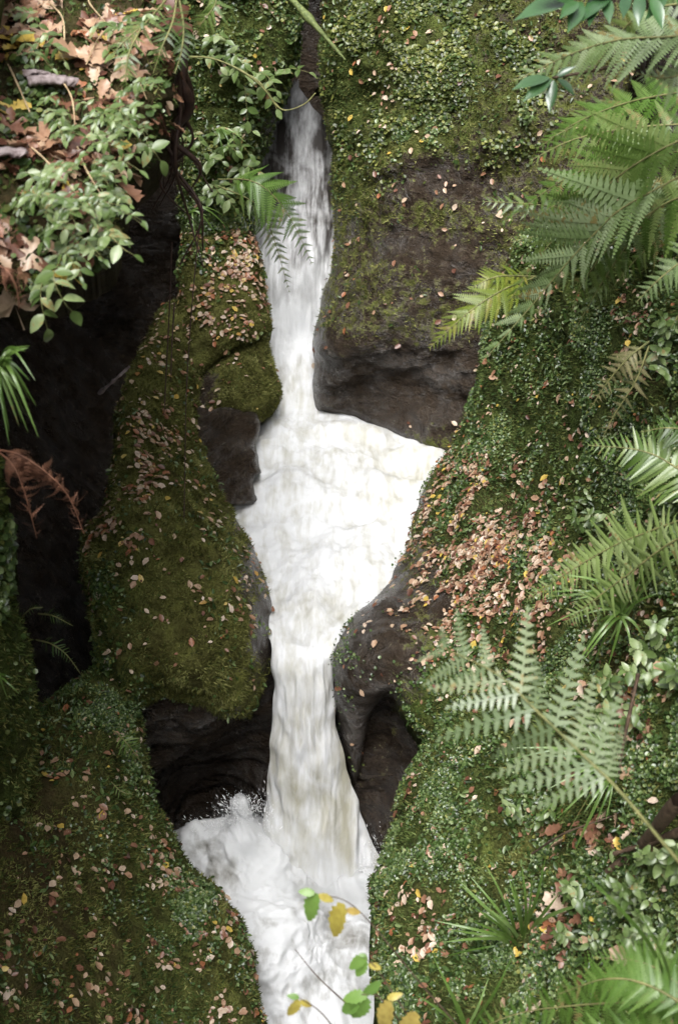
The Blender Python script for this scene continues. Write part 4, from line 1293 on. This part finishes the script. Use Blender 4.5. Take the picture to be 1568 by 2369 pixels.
fern('fine green fern hanging from the top of the leafy bank', (400, -20, 5.3),
     [dict(pts=[(400, -20, 5.3), (345, 45, 5.05), (300, 85, 4.95), (258, 128, 4.9)], plen=0.10, n=16, style='lady', mat=M_FERN),
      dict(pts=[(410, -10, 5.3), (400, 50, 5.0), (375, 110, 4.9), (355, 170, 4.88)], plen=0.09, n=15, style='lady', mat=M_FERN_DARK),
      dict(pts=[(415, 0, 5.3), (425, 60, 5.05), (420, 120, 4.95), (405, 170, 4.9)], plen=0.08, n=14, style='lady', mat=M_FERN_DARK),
      dict(pts=[(330, 60, 5.0), (300, 120, 4.85), (292, 180, 4.8), (300, 225, 4.8)], plen=0.07, n=14, style='lady', mat=M_FERN),
      dict(pts=[(460, -30, 6.2), (500, 0, 6.0), (470, 50, 5.95), (440, 90, 5.95)], plen=0.11, n=14, style='lady', mat=M_FERN)])
fern('dead rust brown fern hanging in the dark hollow', (-10, 1040, 4.15),
     [dict(pts=[(-10, 1040, 4.15), (45, 1052, 4.1), (110, 1095, 4.08), (160, 1150, 4.08), (195, 1235, 4.1)], plen=0.13, n=28, style='dead', mat=M_FERN_DEAD, sag=0.9, stemr=0.006),
      dict(pts=[(-10, 1040, 4.15), (30, 1075, 4.08), (55, 1130, 4.06), (72, 1190, 4.06), (86, 1245, 4.08)], plen=0.10, n=22, style='dead', mat=M_FERN_DEAD, sag=0.9)])
fern('brown withered fern tuft under the bank edge', (-10, 620, 3.95),
     [dict(pts=[(-10, 610, 3.95), (20, 630, 3.9), (40, 670, 3.9), (45, 715, 3.92)], plen=0.07, n=18, style='dead', mat=M_FERN_DEAD, sag=0.9)])
fern('small dark fern inside the shaded hollow', (100, 1480, 5.2),
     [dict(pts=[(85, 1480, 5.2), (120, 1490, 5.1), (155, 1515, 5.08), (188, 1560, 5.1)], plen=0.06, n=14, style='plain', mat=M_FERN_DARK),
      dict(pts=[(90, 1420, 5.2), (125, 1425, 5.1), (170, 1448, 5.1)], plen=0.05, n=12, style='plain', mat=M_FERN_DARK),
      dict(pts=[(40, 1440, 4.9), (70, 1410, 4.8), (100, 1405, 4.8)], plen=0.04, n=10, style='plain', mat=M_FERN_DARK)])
fern('small green fern on the shoulder of the dark mossy spur', (255, 1690, 5.45),
     [dict(pts=[(262, 1690, 5.45), (290, 1715, 5.35), (318, 1750, 5.35), (342, 1792, 5.38)], plen=0.09, n=13, style='plain', mat=M_FERN),
      dict(pts=[(250, 1800, 5.2), (280, 1830, 5.12), (310, 1838, 5.12)], plen=0.05, n=10, style='plain', mat=M_FERN)])


# ------------------------------------------------------------------ leafy seedlings, one plant each
HERB = [mesh_from('leaf', *(lambda a: (a[0], [a[1]]))(leaf_blade(OVATE, 0.25, c, 0.012, i))) for i, c in enumerate((0.1, 0.3, 0.45))]
HERB_S = [mesh_from('leaf', *(lambda a: (a[0], [a[1]]))(leaf_blade(SERR, 0.25, c, 0.012, i))) for i, c in enumerate((0.15, 0.35))]
for m_ in HERB + HERB_S:
    m_.materials.append(M_HERB)


def seedling(pts, leaf, label, group, seed, meshes, gapm, name='seedling', width=1.0, lift=(0, -.45, .8), mat_stem=None, matv=None):
    r = random.Random(seed)
    C = curve3(pts, 30)
    org = C[0].copy()
    e = root_empty(name, org, label, 'plant', group)
    V, Q = tube(C, leaf * 0.035, leaf * 0.018, 4)
    link('stem', mesh_from('stem', V - org, [Q]), mat_stem or M_STEM, parent=e)
    L = np.concatenate([[0], np.cumsum(np.linalg.norm(np.diff(C, axis=0), axis=1))])
    n = max(2, int(L[-1] / gapm))
    for i in range(n + 1):
        s = L[-1] * (i + 0.6) / (n + 0.6) if i < n else L[-1]
        pos = np.array([np.interp(s, L, C[:, j]) for j in range(3)])
        k = min(int(np.searchsorted(L, s)), 28)
        t = C[k + 1] - C[k]
        t /= np.linalg.norm(t)
        z = np.array(lift) + np.array([r.uniform(-.35, .35) for _ in range(3)])
        side = np.cross(z, t)
        side /= max(np.linalg.norm(side), 1e-6)
        for sd in ((-1, 1) if i < n else (0,)):
            x = (side * sd + t * r.uniform(0.1, 0.7)) if sd else t
            x = x + np.array([0, 0, r.uniform(-.45, .1)])
            R = frame(x, z)
            l = leaf * r.uniform(0.65, 1.15) * (0.75 + 0.35 * math.sin(3.0 * (i + 1) / (n + 2)))
            o = link('leaf', meshes[r.randrange(len(meshes))], None, parent=e)
            place(o, pos, R, l, l * width, l, org)
    return e


r = random.Random(3)
zones = [  # sheet x0, y0, x1, y1, how many stems
    (160, 225, 330, 340, 15, 'in the dense clump below the wood chunk'), (60, 230, 200, 330, 7, 'between the two wood chunks'), (10, 40, 110, 130, 6, 'in the top corner of the bank'),
    (40, 380, 210, 520, 14, 'in the broad clump below the pale wood'), (0, 420, 120, 560, 8, 'at the outer edge of the bank'), (130, 380, 270, 430, 6, 'at the lip above the dark hollow'),
    (60, 520, 160, 600, 7, 'trailing at the bottom of the bank'), (170, 450, 250, 540, 5, 'hanging over the dark hollow'), (200, 80, 330, 160, 4, 'beside the fine hanging fern')]
zi = 0
for (x0, y0, x1, y1, k, where) in zones:
    for q in range(k):
        sx, sy = r.uniform(x0, x1), r.uniform(y0, y1)
        Y0 = surfY(sx, sy) if sy < 640 else 4.1
        ang = r.uniform(-0.7, 1.25)
        ln = r.uniform(55, 130)
        ex, ey = sx + ln * math.cos(ang), sy + ln * math.sin(ang) * 0.9
        mx, my = (sx + ex) / 2, (sy + ey) / 2 - r.uniform(10, 35)
        pts = [P(sx, sy, Y0 + .02), P(mx, my, Y0 - r.uniform(.12, .2)), P(ex, ey, Y0 - r.uniform(.16, .32))]
        row = ('short' if ln < 80 else 'medium' if ln < 105 else 'long') + (' upright' if ang < -0.1 else ' level' if ang < 0.6 else ' drooping')
        seedling(pts, r.uniform(0.028, 0.046), '%s pale green seedling %s' % (row, where), 'seedlings %s' % where, zi, HERB, 0.066, width=r.uniform(.7, .95))
        zi += 1
for pts, lab in (([(150, 590, 4.25), (125, 640, 4.0), (150, 700, 3.98), (168, 720, 4.0)], 'long trailing seedling hanging below the overhanging bank'),
                 ([(210, 560, 4.35), (250, 545, 4.15), (285, 575, 4.1), (310, 590, 4.1)], 'seedling arching out over the dark hollow'),
                 ([(250, 420, 4.6), (262, 480, 4.4), (268, 520, 4.38)], 'seedling with large leaves hanging at the bank lip'),
                 ([(100, 640, 4.2), (95, 690, 4.0), (110, 760, 4.0)], 'thin seedling drooping against the dark hollow'),
                 ([(330, 330, 4.85), (352, 345, 4.7), (372, 372, 4.7)], 'small seedling tip at the corner of the bank')):
    seedling([P(*q) for q in pts], 0.062, lab, None, zi, HERB, 0.06)
    zi += 1
zones = [  # right bank herbs: x0, y0, x1, y1, stems, leaf, toothed, where
    (1320, 1170, 1420, 1240, 4, 0.045, 1, 'beside the long comb fern'), (1470, 1480, 1560, 1620, 7, 0.05, 1, 'near the grass on the bank'), (1400, 1600, 1500, 1720, 6, 0.045, 1, 'behind the blurred pale fern'),
    (1300, 1700, 1400, 1780, 5, 0.045, 1, 'under the blurred pale fern'), (1480, 1960, 1560, 2060, 5, 0.05, 0, 'on the soil beside the roots'), (1390, 2060, 1480, 2160, 7, 0.045, 0, 'by the big dry leaf'),
    (1290, 2080, 1400, 2200, 5, 0.045, 0, 'next to the grass tuft'), (1430, 2180, 1540, 2240, 4, 0.045, 1, 'above the bottom fern'), (1200, 1880, 1240, 1960, 2, 0.035, 0, 'sprouting from the shaded side of the spur'),
    (1180, 270, 1230, 300, 3, 0.04, 0, 'on the wet cliff top'), (1500, 700, 1560, 1000, 6, 0.045, 1, 'among the ferns at the edge'), (1380, 1260, 1560, 1300, 3, 0.05, 1, 'beyond the grass')]
for (x0, y0, x1, y1, k, lf, sr, where) in zones:
    for q in range(k):
        sx, sy = r.uniform(x0, x1), r.uniform(y0, y1)
        Y0 = surfY(sx, sy)
        ang = r.uniform(-2.6, 0.2)
        ln = r.uniform(30, 70)
        ex, ey = sx + ln * math.cos(ang), sy + ln * math.sin(ang)
        pts = [P(sx, sy, Y0 + .02), P((sx + ex) / 2, (sy + ey) / 2 - 8, Y0 - .1), P(ex, ey, Y0 - .15)]
        row = ('short' if ln < 43 else 'mid sized' if ln < 57 else 'tall') + (' leaning outward' if ang < -1.8 else ' upright' if ang < -0.9 else ' sprawling')
        seedling(pts, lf * r.uniform(.85, 1.2), '%s green herb %s' % (row, where), 'herbs %s' % where, zi, HERB_S if sr else HERB, 0.035, name='herb')
        zi += 1
zones = [(430, 280, 540, 400, 9), (450, 60, 640, 200, 10), (440, 400, 520, 470, 5)]
for (x0, y0, x1, y1, k) in zones:
    for q in range(k):
        sx, sy = r.uniform(x0, x1), r.uniform(y0, y1)
        Y0 = surfY(sx, sy)
        ang = r.uniform(-0.5, 1.6)
        ln = r.uniform(40, 90)
        pts = [P(sx, sy, Y0), P(sx + ln * .5 * math.cos(ang), sy + ln * .5 * math.sin(ang) - 15, Y0 - .2), P(sx + ln * math.cos(ang), sy + ln * math.sin(ang), Y0 - .25)]
        seedling(pts, r.uniform(.06, .085), '%s creeper with pale leaves on the cliff %s' % (('short ' if ln < 57 else 'mid sized ' if ln < 73 else 'long ') + ('level' if ang < .2 else 'slanting' if ang < .9 else 'drooping'), 'near the cleft' if sx > 560 else 'just above the leafy block' if sy > 395 else 'below the tendril' if sy > 220 else 'under the top branch'), 'creepers on the cliff above the fall', zi, HERB, 0.08, name='creeper')
        zi += 1

# ------------------------------------------------------------------ grass tufts
GR = random.Random(9)


def blade_mesh(C, wd, nrm):
    n = len(C)
    T = np.gradient(C, axis=0)
    T /= np.linalg.norm(T, axis=1, keepdims=True)
    s = np.cross(T, np.array(nrm, float))
    s /= np.maximum(np.linalg.norm(s, axis=1, keepdims=True), 1e-6)
    ww = wd * np.sin(np.linspace(0.5, math.pi - 0.02, n)) ** 0.7
    up = np.cross(s, T)
    V = np.stack([C + s * ww[:, None] * .5 + up * ww[:, None] * .15, C, C - s * ww[:, None] * .5 + up * ww[:, None] * .15], 1).reshape(-1, 3)
    idx = np.arange(n * 3).reshape(n, 3)
    Q = np.concatenate([np.stack([idx[:-1, i], idx[:-1, i + 1], idx[1:, i + 1], idx[1:, i]], -1) for i in (0, 1)])
    return V, Q


def tuft(base, tips, label, wd=0.009, group=None):
    org = P(*base)
    e = root_empty('grass_tuft', org, label, 'grass', group)
    tips = list(tips) + [(tx + GR.uniform(-40, 40), ty + GR.uniform(-40, 40), arch * GR.uniform(.8, 1.3)) for (tx, ty, arch) in tips for _ in range(1 if len(tips) > 9 else 0)]
    for (tx, ty, arch) in tips:
        tip = P(tx, ty, base[2] - GR.uniform(-.12, .2))
        b = org + np.array([GR.uniform(-.02, .02), GR.uniform(-.02, .02), 0])
        ln = np.linalg.norm(tip - b)
        mid = (b + tip) / 2 + np.array([0, -0.12 * ln, 0.5 * ln * arch])
        C = curve3([b, b + (mid - b) * .55 + np.array([0, 0, .1 * ln * arch]), mid + (tip - mid) * .2, tip], 12)
        V, Q = blade_mesh(C, wd * GR.uniform(.7, 1.2), (0, -.6, .8))
        link('blade', mesh_from('blade', V - org, [Q]), M_GRASS, parent=e)


tuft((1205, 2195, 3.9), [(1062, 2045, .4), (1085, 2025, .4), (1230, 2012, .2), (1165, 2060, .3), (1290, 2070, .5), (1030, 2150, .5), (1020, 2180, .5), (1340, 2100, .5), (1120, 2110, .4), (1270, 2160, .4), (1110, 2240, .6),
                         (1180, 2020, .3), (1090, 2130, .4)], 'glossy grass tuft with arched blades growing by a dry leaf', .013)
tuft((1080, 2400, 3.55), [(1000, 2210, .3), (1190, 2200, .3), (1035, 2280, .3), (1130, 2260, .3), (960, 2300, .5)], 'sparse grass tuft at the bottom of the green spur', .013)
tuft((1440, 1420, 4.5), [(1270, 1380, .6), (1310, 1330, .5), (1350, 1500, .7), (1500, 1290, .4), (1560, 1290, .5), (1390, 1320, .3), (1410, 1490, .6), (1300, 1440, .6), (1460, 1500, .5), (1530, 1370, .5), (1360, 1380, .5), (1330, 1540, .7),
                         (1480, 1340, .3), (1400, 1560, .7), (1380, 1440, .6)], 'bright grass tuft growing beside the comb fern', .011)
tuft((1420, 1790, 3.9), [(1220, 1920, .8), (1280, 1900, .7), (1330, 1960, .8), (1240, 1750, .5), (1350, 1880, .6), (1300, 1830, .6), (1250, 1860, .7), (1400, 1900, .6), (1310, 1930, .7), (1180, 1730, .5), (1330, 1660, .3), (1370, 1640, .3)],
     'drooping grass tuft under the blurred pale fern', .010)
tuft((-5, 850, 3.9), [(70, 800, .5), (82, 880, .8), (60, 960, .9), (45, 985, .8), (20, 1010, .7), (40, 900, .6), (10, 950, .5), (85, 940, .9), (30, 830, .4), (66, 1000, .9)], 'bright grass tuft hanging at the edge above the dead fern', .011)
tuft((-10, 1560, 4.2), [(45, 1605, .6), (30, 1570, .5), (20, 1620, .5)], 'few grass blades at the edge of the shaded rock', .009)
tuft((440, 490, 8.9), [(520, 500, .5), (500, 540, .7), (470, 560, .7), (455, 570, .6), (530, 530, .6), (480, 500, .4)], 'small grass tuft above the leaf covered block', .012)
tuft((500, 300, 9.3), [(560, 350, .6), (545, 370, .7), (570, 330, .5), (520, 370, .7), (535, 340, .5)], 'small grass tuft on the creeper cliff', .012)
tuft((1560, 2300, 2.75), [(1470, 2100, .3), (1400, 2250, .5), (1568, 2180, .3), (1330, 2000, .4)], 'long grass blades beside the bottom fern', .011)

# ------------------------------------------------------------------ leathery shrub at the top
RH = leaf_blade(LANCE, 0.3, 0.18, 0.004, 2)
RHM = mesh_from('leaf', RH[0], [RH[1]])
RHM.materials.append(M_RHODO)


def placed_leaves(parent, org, lst, me, wf=1.0, nrm=(0, -.55, .8), seed=0):
    rr = random.Random(seed)
    for (bx, by, tx, ty, Y, dy) in lst:
        b = P(bx, by, Y)
        t = P(tx, ty, Y + dy)
        x = t - b
        n_ = np.array(nrm) + np.array([rr.uniform(-.3, .3) for _ in range(3)])
        o = link('leaf', me, None, parent=parent)
        l = np.linalg.norm(x)
        place(o, b, frame(x, n_), l, l * wf, l, org)


for lab, stem_, lv in (
    ('leathery leaved shrub branch with glossy leaves in the top corner', [(1640, -60, 4.7), (1500, -40, 4.6), (1400, -15, 4.5), (1325, 0, 4.45)],
     [(1325, 2, 1195, 22, 4.45, -.1), (1328, 4, 1255, -40, 4.45, -.1), (1345, 5, 1318, 62, 4.45, -.12), (1335, 4, 1300, 30, 4.42, -.1), (1375, -5, 1362, 46, 4.5, -.12), (1400, -8, 1410, 45, 4.5, -.1), (1420, -10, 1330, -60, 4.5, -.05),
      (1505, -10, 1535, 58, 4.55, -.1), (1480, -15, 1475, 50, 4.55, -.1), (1450, -12, 1440, 30, 4.5, -.1), (1560, -20, 1600, 40, 4.6, -.1), (1540, -20, 1500, 36, 4.6, -.1), (1390, -10, 1300, -50, 4.5, -.05), (1410, -5, 1345, 30, 4.5, -.12)]),
    ('whorl of four glossy leaves under the silvery fern', [(1440, 150, 4.8), (1340, 170, 4.7), (1278, 180, 4.6)],
     [(1270, 180, 1188, 194, 4.6, -.06), (1274, 184, 1212, 224, 4.6, -.08), (1281, 186, 1268, 254, 4.6, -.08), (1290, 182, 1330, 214, 4.6, -.06), (1285, 178, 1330, 150, 4.62, .0)])):
    C = pxcurve(stem_)
    e = root_empty('leathery_shrub', C[0], lab, 'shrub')
    V, Q = tube(C, .008, .004)
    link('branch', mesh_from('branch', V - C[0], [Q]), M_TWIG, parent=e)
    placed_leaves(e, C[0], lv, RHM, 1.15, seed=len(lv))

# ------------------------------------------------------------------ sapling twigs before the plunge pool
SPL = leaf_blade(SERR, 0.15, 0.2, 0.006, 4)
M_YEL = make_palette_mat('autumn sapling leaf', [(0.0, (0.50, 0.42, 0.08)), (0.6, (0.58, 0.50, 0.14)), (1.0, (0.46, 0.32, 0.09))], 0.4, 0.4, True)
M_SAPG = make_leaf_mat('green sapling leaf', (0.10, 0.20, 0.04), (0.18, 0.30, 0.07), 0.4, 0.35, objrand=True)
SPG = mesh_from('leaf', SPL[0], [SPL[1]]); SPG.materials.append(M_SAPG)
SPY = mesh_from('leaf', SPL[0], [SPL[1]]); SPY.materials.append(M_YEL)
for lab, stems, green, yellow in (
    ('slender sapling twig with green and yellow leaves before the plunge pool', [[(1120, 2440, 2.7), (985, 2290, 2.66), (870, 2150, 2.63), (800, 2085, 2.62), (722, 2068, 2.6)]],
     [(735, 2068, 700, 2134, 2.6, -.02), (728, 2066, 690, 2062, 2.6, 0)],
     [(735, 2072, 775, 2083, 2.6, .0), (797, 2092, 756, 2172, 2.6, -.02), (800, 2105, 836, 2112, 2.6, .0)]),
    ('leafy sapling tip with yellow leaves at the bottom of the stream', [[(1010, 2460, 2.5), (930, 2330, 2.5), (870, 2240, 2.5), (842, 2215, 2.5)], [(960, 2410, 2.5), (880, 2310, 2.48), (835, 2300, 2.48)]],
     [(850, 2215, 800, 2238, 2.5, 0), (848, 2222, 820, 2262, 2.5, -.02), (848, 2212, 830, 2208, 2.5, 0), (850, 2302, 790, 2310, 2.48, 0), (848, 2306, 815, 2366, 2.48, -.02), (830, 2318, 785, 2345, 2.48, 0), (842, 2300, 880, 2275, 2.48, 0)],
     [(852, 2232, 885, 2240, 2.5, 0), (905, 2318, 870, 2390, 2.46, -.02), (960, 2340, 930, 2410, 2.46, -.02), (895, 2310, 930, 2300, 2.46, 0)]),
    ('thin bare twig ending in three small leaves over white water', [[(800, 2420, 2.5), (745, 2345, 2.5), (692, 2308, 2.5)], [(810, 2330, 2.9), (735, 2260, 2.9), (682, 2196, 2.9)]],
     [(692, 2308, 664, 2302, 2.5, 0)], [(690, 2312, 668, 2358, 2.5, -.02), (692, 2318, 724, 2326, 2.5, 0)])):
    o0 = P(*stems[0][0])
    e = root_empty('sapling', o0, lab, 'sapling')
    for st in stems:
        V, Q = tube(pxcurve(st), .0030, .0012)
        link('twig', mesh_from('twig', V - o0, [Q]), M_TWIG, parent=e)
    placed_leaves(e, o0, green, SPG, 0.95, seed=1)
    placed_leaves(e, o0, yellow, SPY, 0.85, seed=2)

# ------------------------------------------------------------------ roots, creepers, branches, rotten wood
rr = random.Random(12)
for i in range(16):
    x = 375 + rr.uniform(0, 62)
    y0 = rr.uniform(-20, 180)
    y1 = rr.uniform(380, 720) if i % 3 else rr.uniform(250, 380)
    Y0 = 5.9 + rr.uniform(-.3, .6)
    pts = [(x + rr.uniform(-12, 12) * k_, y0 + (y1 - y0) * k_ / 5, Y0 + rr.uniform(-.08, .08)) for k_ in range(6)]
    V, Q = tube(pxcurve(pts, 30), rr.uniform(.008, .028), .003, 6, .5, i)
    link('hanging_root', mesh_from('hanging_root', V, [Q]), M_ROOT, label='%s %s dark root hanging beside the bank, %s' % ('high hung' if y0 < 50 else 'mid hung' if y0 < 120 else 'low hung', 'long' if y1 - y0 > 350 else 'short', 'nearer the bank' if x < 395 else 'nearer the fall' if x > 416 else 'mid bundle'), cat='root', group='roots hanging beside the overhanging bank')
for pts, r0, lab in (([(398, 560, 8.0), (392, 720, 7.9), (385, 860, 7.8), (380, 960, 7.7)], .005, 'thin dark creeper stem hanging at the slab edge'),
                     ([(462, 520, 8.4), (445, 700, 8.2), (432, 900, 7.9), (428, 1100, 7.0), (425, 1260, 6.6)], .004, 'long dark creeper stem hanging down over the slab'),
                     ([(404, 700, 8.3), (398, 800, 8.1), (396, 880, 7.9)], .005, 'short creeper stem beside the slab edge')):
    V, Q = tube(pxcurve(pts, 40), r0, r0 * .6, 5, .3, 3)
    link('hanging_vine', mesh_from('hanging_vine', V, [Q]), M_ROOT, label=lab, cat='vine')
for pts, r0, r1, mt, lab in (
    ([(640, -40, 9.6), (690, 15, 9.5), (730, 60, 9.4), (765, 100, 9.35), (798, 138, 9.3)], .035, .006, M_MOSSTWIG, 'mossy branch pointing down before the dark cleft'),
    ([(420, 132, 8.8), (490, 135, 8.7), (560, 165, 8.6), (610, 205, 8.6), (640, 245, 8.6), (665, 255, 8.6), (705, 240, 8.6), (730, 215, 8.6)], .009, .004, M_STEM, 'pale wiry tendril looping before the top of the fall'),
    ([(560, 165, 8.7), (600, 190, 8.65), (625, 225, 8.65), (648, 250, 8.65)], .007, .003, M_STEM, 'second pale tendril beside the looping one'),
    ([(1475, 1560, 3.9), (1445, 1700, 3.85), (1430, 1790, 3.85)], .008, .004, M_TWIG, 'pale dry stalk standing beside the blurred fern'),
    ([(1230, 1975, 4.1), (1300, 1930, 3.95), (1380, 1900, 3.9), (1440, 1880, 3.9)], .005, .003, M_TWIG, 'thin dry stalk lying under the drooping grass'),
    ([(1568, 1850, 3.4), (1480, 1960, 3.65), (1380, 2040, 3.75), (1320, 2120, 3.75)], .028, .010, M_TWIG, 'brown root running across the soil of the spur'),
    ([(1620, 1910, 3.35), (1500, 1950, 3.6), (1420, 1975, 3.7)], .022, .008, M_TWIG, 'short brown root crossing the soil above'),
    ([(230, 910, 6.9), (265, 880, 6.8), (300, 848, 6.8)], .012, .006, M_WOOD, 'pale broken stick caught at the slab edge')):
    V, Q = tube(pxcurve(pts, 30), r0, r1, 6, .45, int(pts[0][0]))
    link('branch' if mt is not M_STEM else 'tendril', mesh_from('branch', V, [Q]), mt, label=lab, cat='branch' if mt is not M_STEM else 'tendril')
for i, (x0, y0, x1, y1) in enumerate(((120, 10, 150, 115), (210, -10, 262, 70), (255, 60, 200, 150), (20, 150, 70, 260), (140, 180, 175, 300), (290, 150, 340, 230), (60, 330, 150, 420), (180, 340, 240, 460), (300, 40, 268, 110))):
    a = P(x0, y0, surfY(x0, max(y0, 0)) - .03); b = P(x1, y1, surfY(x1, y1) - .06)
    V, Q = tube(curve3([a, (a + b) / 2 + np.array([rr.uniform(-.04, .04), -.04, rr.uniform(0, .06)]), b], 20), .004, .0025, 5, .3, i)
    link('dry_stalk', mesh_from('dry_stalk', V, [Q]), M_DRY, label='thin straw coloured stalk %s on the overhanging bank' % ('near the top edge', 'beside the fine fern', 'leaning over lobed leaves', 'beside the wood chunk', 'through the dense seedlings',
         'near the hanging roots', 'below the pale wood', 'crossing the lip seedlings', 'under the fern tip')[i], cat='stalk')
for (x0, y0, x1, y1, th, lab) in ((72, 190, 185, 208, .035, 'grey rotten wood chunk lying in the leaf litter'), (-20, 365, 62, 372, .04, 'pale rotten wood chunk at the edge of the bank'), (60, 178, 120, 186, .02, 'thin rotten wood splinter above the larger chunk')):
    a = surf('leafy_bank', x0, y0)[0] + np.array([0, -.03, .03]); b = surf('leafy_bank', x1, y1)[0] + np.array([0, -.03, .03])
    V, Q = tube(curve3([a, (a + b) / 2 + np.array([0, 0, .02]), b], 30), th, th * .7, 9, .45, int(x1))
    V = V + .012 * np.stack([fbm(V * 40, 3, 1), fbm(V * 40, 3, 2), fbm(V * 40, 3, 3)], 1)
    mz = (a + b) / 2
    V[:, 2] = mz[2] + (V[:, 2] - mz[2]) * 0.45
    ca = V[:9].mean(0); cb = V[-9:].mean(0)
    V = np.concatenate([V, [ca, cb]])
    n_ = len(V)
    T3 = np.array([(i, n_ - 2, (i + 1) % 9) for i in range(9)] + [(n_ - 11 + i, n_ - 11 + (i + 1) % 9, n_ - 1) for i in range(9)])
    link('wood_chunk', mesh_from('wood_chunk', V, [Q, T3]), M_WOOD, label=lab, cat='wood')

# ------------------------------------------------------------------ flying drops at the foot of the falls
M_DROP = make_plain('water drops', (0.8, 0.81, 0.82), (0.9, 0.9, 0.9), 10, 0.4)
dv = np.array([(1, 0, 0), (-1, 0, 0), (0, 1, 0), (0, -1, 0), (0, 0, 1.6), (0, 0, -1.2)], float)
df = np.array([(0, 2, 4), (2, 1, 4), (1, 3, 4), (3, 0, 4), (2, 0, 5), (1, 2, 5), (3, 1, 5), (0, 3, 5)])
DP, DD = [], []
for (x, y, z, sx, sy, n) in ((560, 1866, -0.95, 26, 15, 240), (510, 1902, -1.1, 30, 10, 90), (612, 1900, -1.1, 12, 40, 60), (865, 2010, -1.4, 14, 40, 90)):
    n *= 3
    a = x + RNG.normal(0, 1, n) * sx; b = y + RNG.normal(0, 1, n) * sy
    if x == 940:
        b = 955 + (a - 800) * 0.34 + RNG.normal(0, 1, n) * 7
        a = np.clip(a, 800, 1035)
    q_ = P(a, b, np.array([Yz(y, z)] * n) + RNG.normal(0, .04, n))
    c_ = P(x + 30.0, y + 60.0, Yz(y, z))
    DP.append(q_)
    DD.append(q_ - c_)
DP = np.concatenate(DP)
n = len(DP)
DD = np.concatenate(DD)
DD = DD / np.linalg.norm(DD, axis=1, keepdims=True)
scatter_mesh('spray', dv, df, DP, basis(DD, .35), np.exp(RNG.normal(-6.6, .45, n)), np.zeros(n), M_DROP, 'white drops flying from the foot of the falls', 'spray', True, stretch=np.stack([np.ones(n), np.ones(n), RNG.uniform(1, 6, n)], 1))

# ------------------------------------------------------------------ soft mist where the falls strike
def mist(loc, radii, dens, label, seed):
    bmv = []
    n1, n2 = 12, 20
    for i in range(n1 + 1):
        for j in range(n2):
            a, b = math.pi * i / n1, 2 * math.pi * j / n2
            bmv.append((math.sin(a) * math.cos(b), math.sin(a) * math.sin(b), math.cos(a)))
    V = np.array(bmv)
    Q = np.array([(i * n2 + j, i * n2 + (j + 1) % n2, (i + 1) * n2 + (j + 1) % n2, (i + 1) * n2 + j) for i in range(n1) for j in range(n2)])
    N = NT('mist')
    tc = N.n('TexCoord')
    ln = N.n('VectorMath', {0: (tc, 'Object')}, operation='LENGTH')
    nz = N.n('TexNoise', {'Vector': (tc, 'Object'), 'Scale': 2.2, 'Detail': 3.0})
    f = N.ramp((ln, 'Value'), [(0.15, (1, 1, 1)), (0.6, (0.3, 0.3, 0.3)), (0.97, (0, 0, 0))])
    g = N.ramp((nz, 'Fac'), [(0.38, (0, 0, 0)), (0.7, (1, 1, 1))])
    d = N.math('MULTIPLY', N.math('MULTIPLY', f, g), dens)
    vol = N.n('VolumePrincipled', {'Color': (0.95, 0.96, 0.97, 1), 'Density': d, 'Anisotropy': 0.2})
    N.t.links.new(vol.outputs[0], N.out.inputs['Volume'])
    o = link('mist', mesh_from('mist', V, [Q[:, ::-1]]), N.m, label=label, cat='mist', kind='stuff')
    o.location = loc
    o.scale = radii
    return o


S.cycles.volume_step_rate = 2.0
S.cycles.volume_bounces = 4
mist(P(565, 1945, 5.95), (0.30, 0.26, 0.26), 4.0, 'soft mist over the splash beside the lower fall', 1)
mist(P(730, 2050, 5.75), (0.55, 0.3, 0.38), 5.0, 'soft mist at the foot of the lower fall', 2)
mist(P(690, 690, 9.75), (0.42, 0.4, 0.42), 4.0, 'soft mist at the foot of the upper fall', 3)
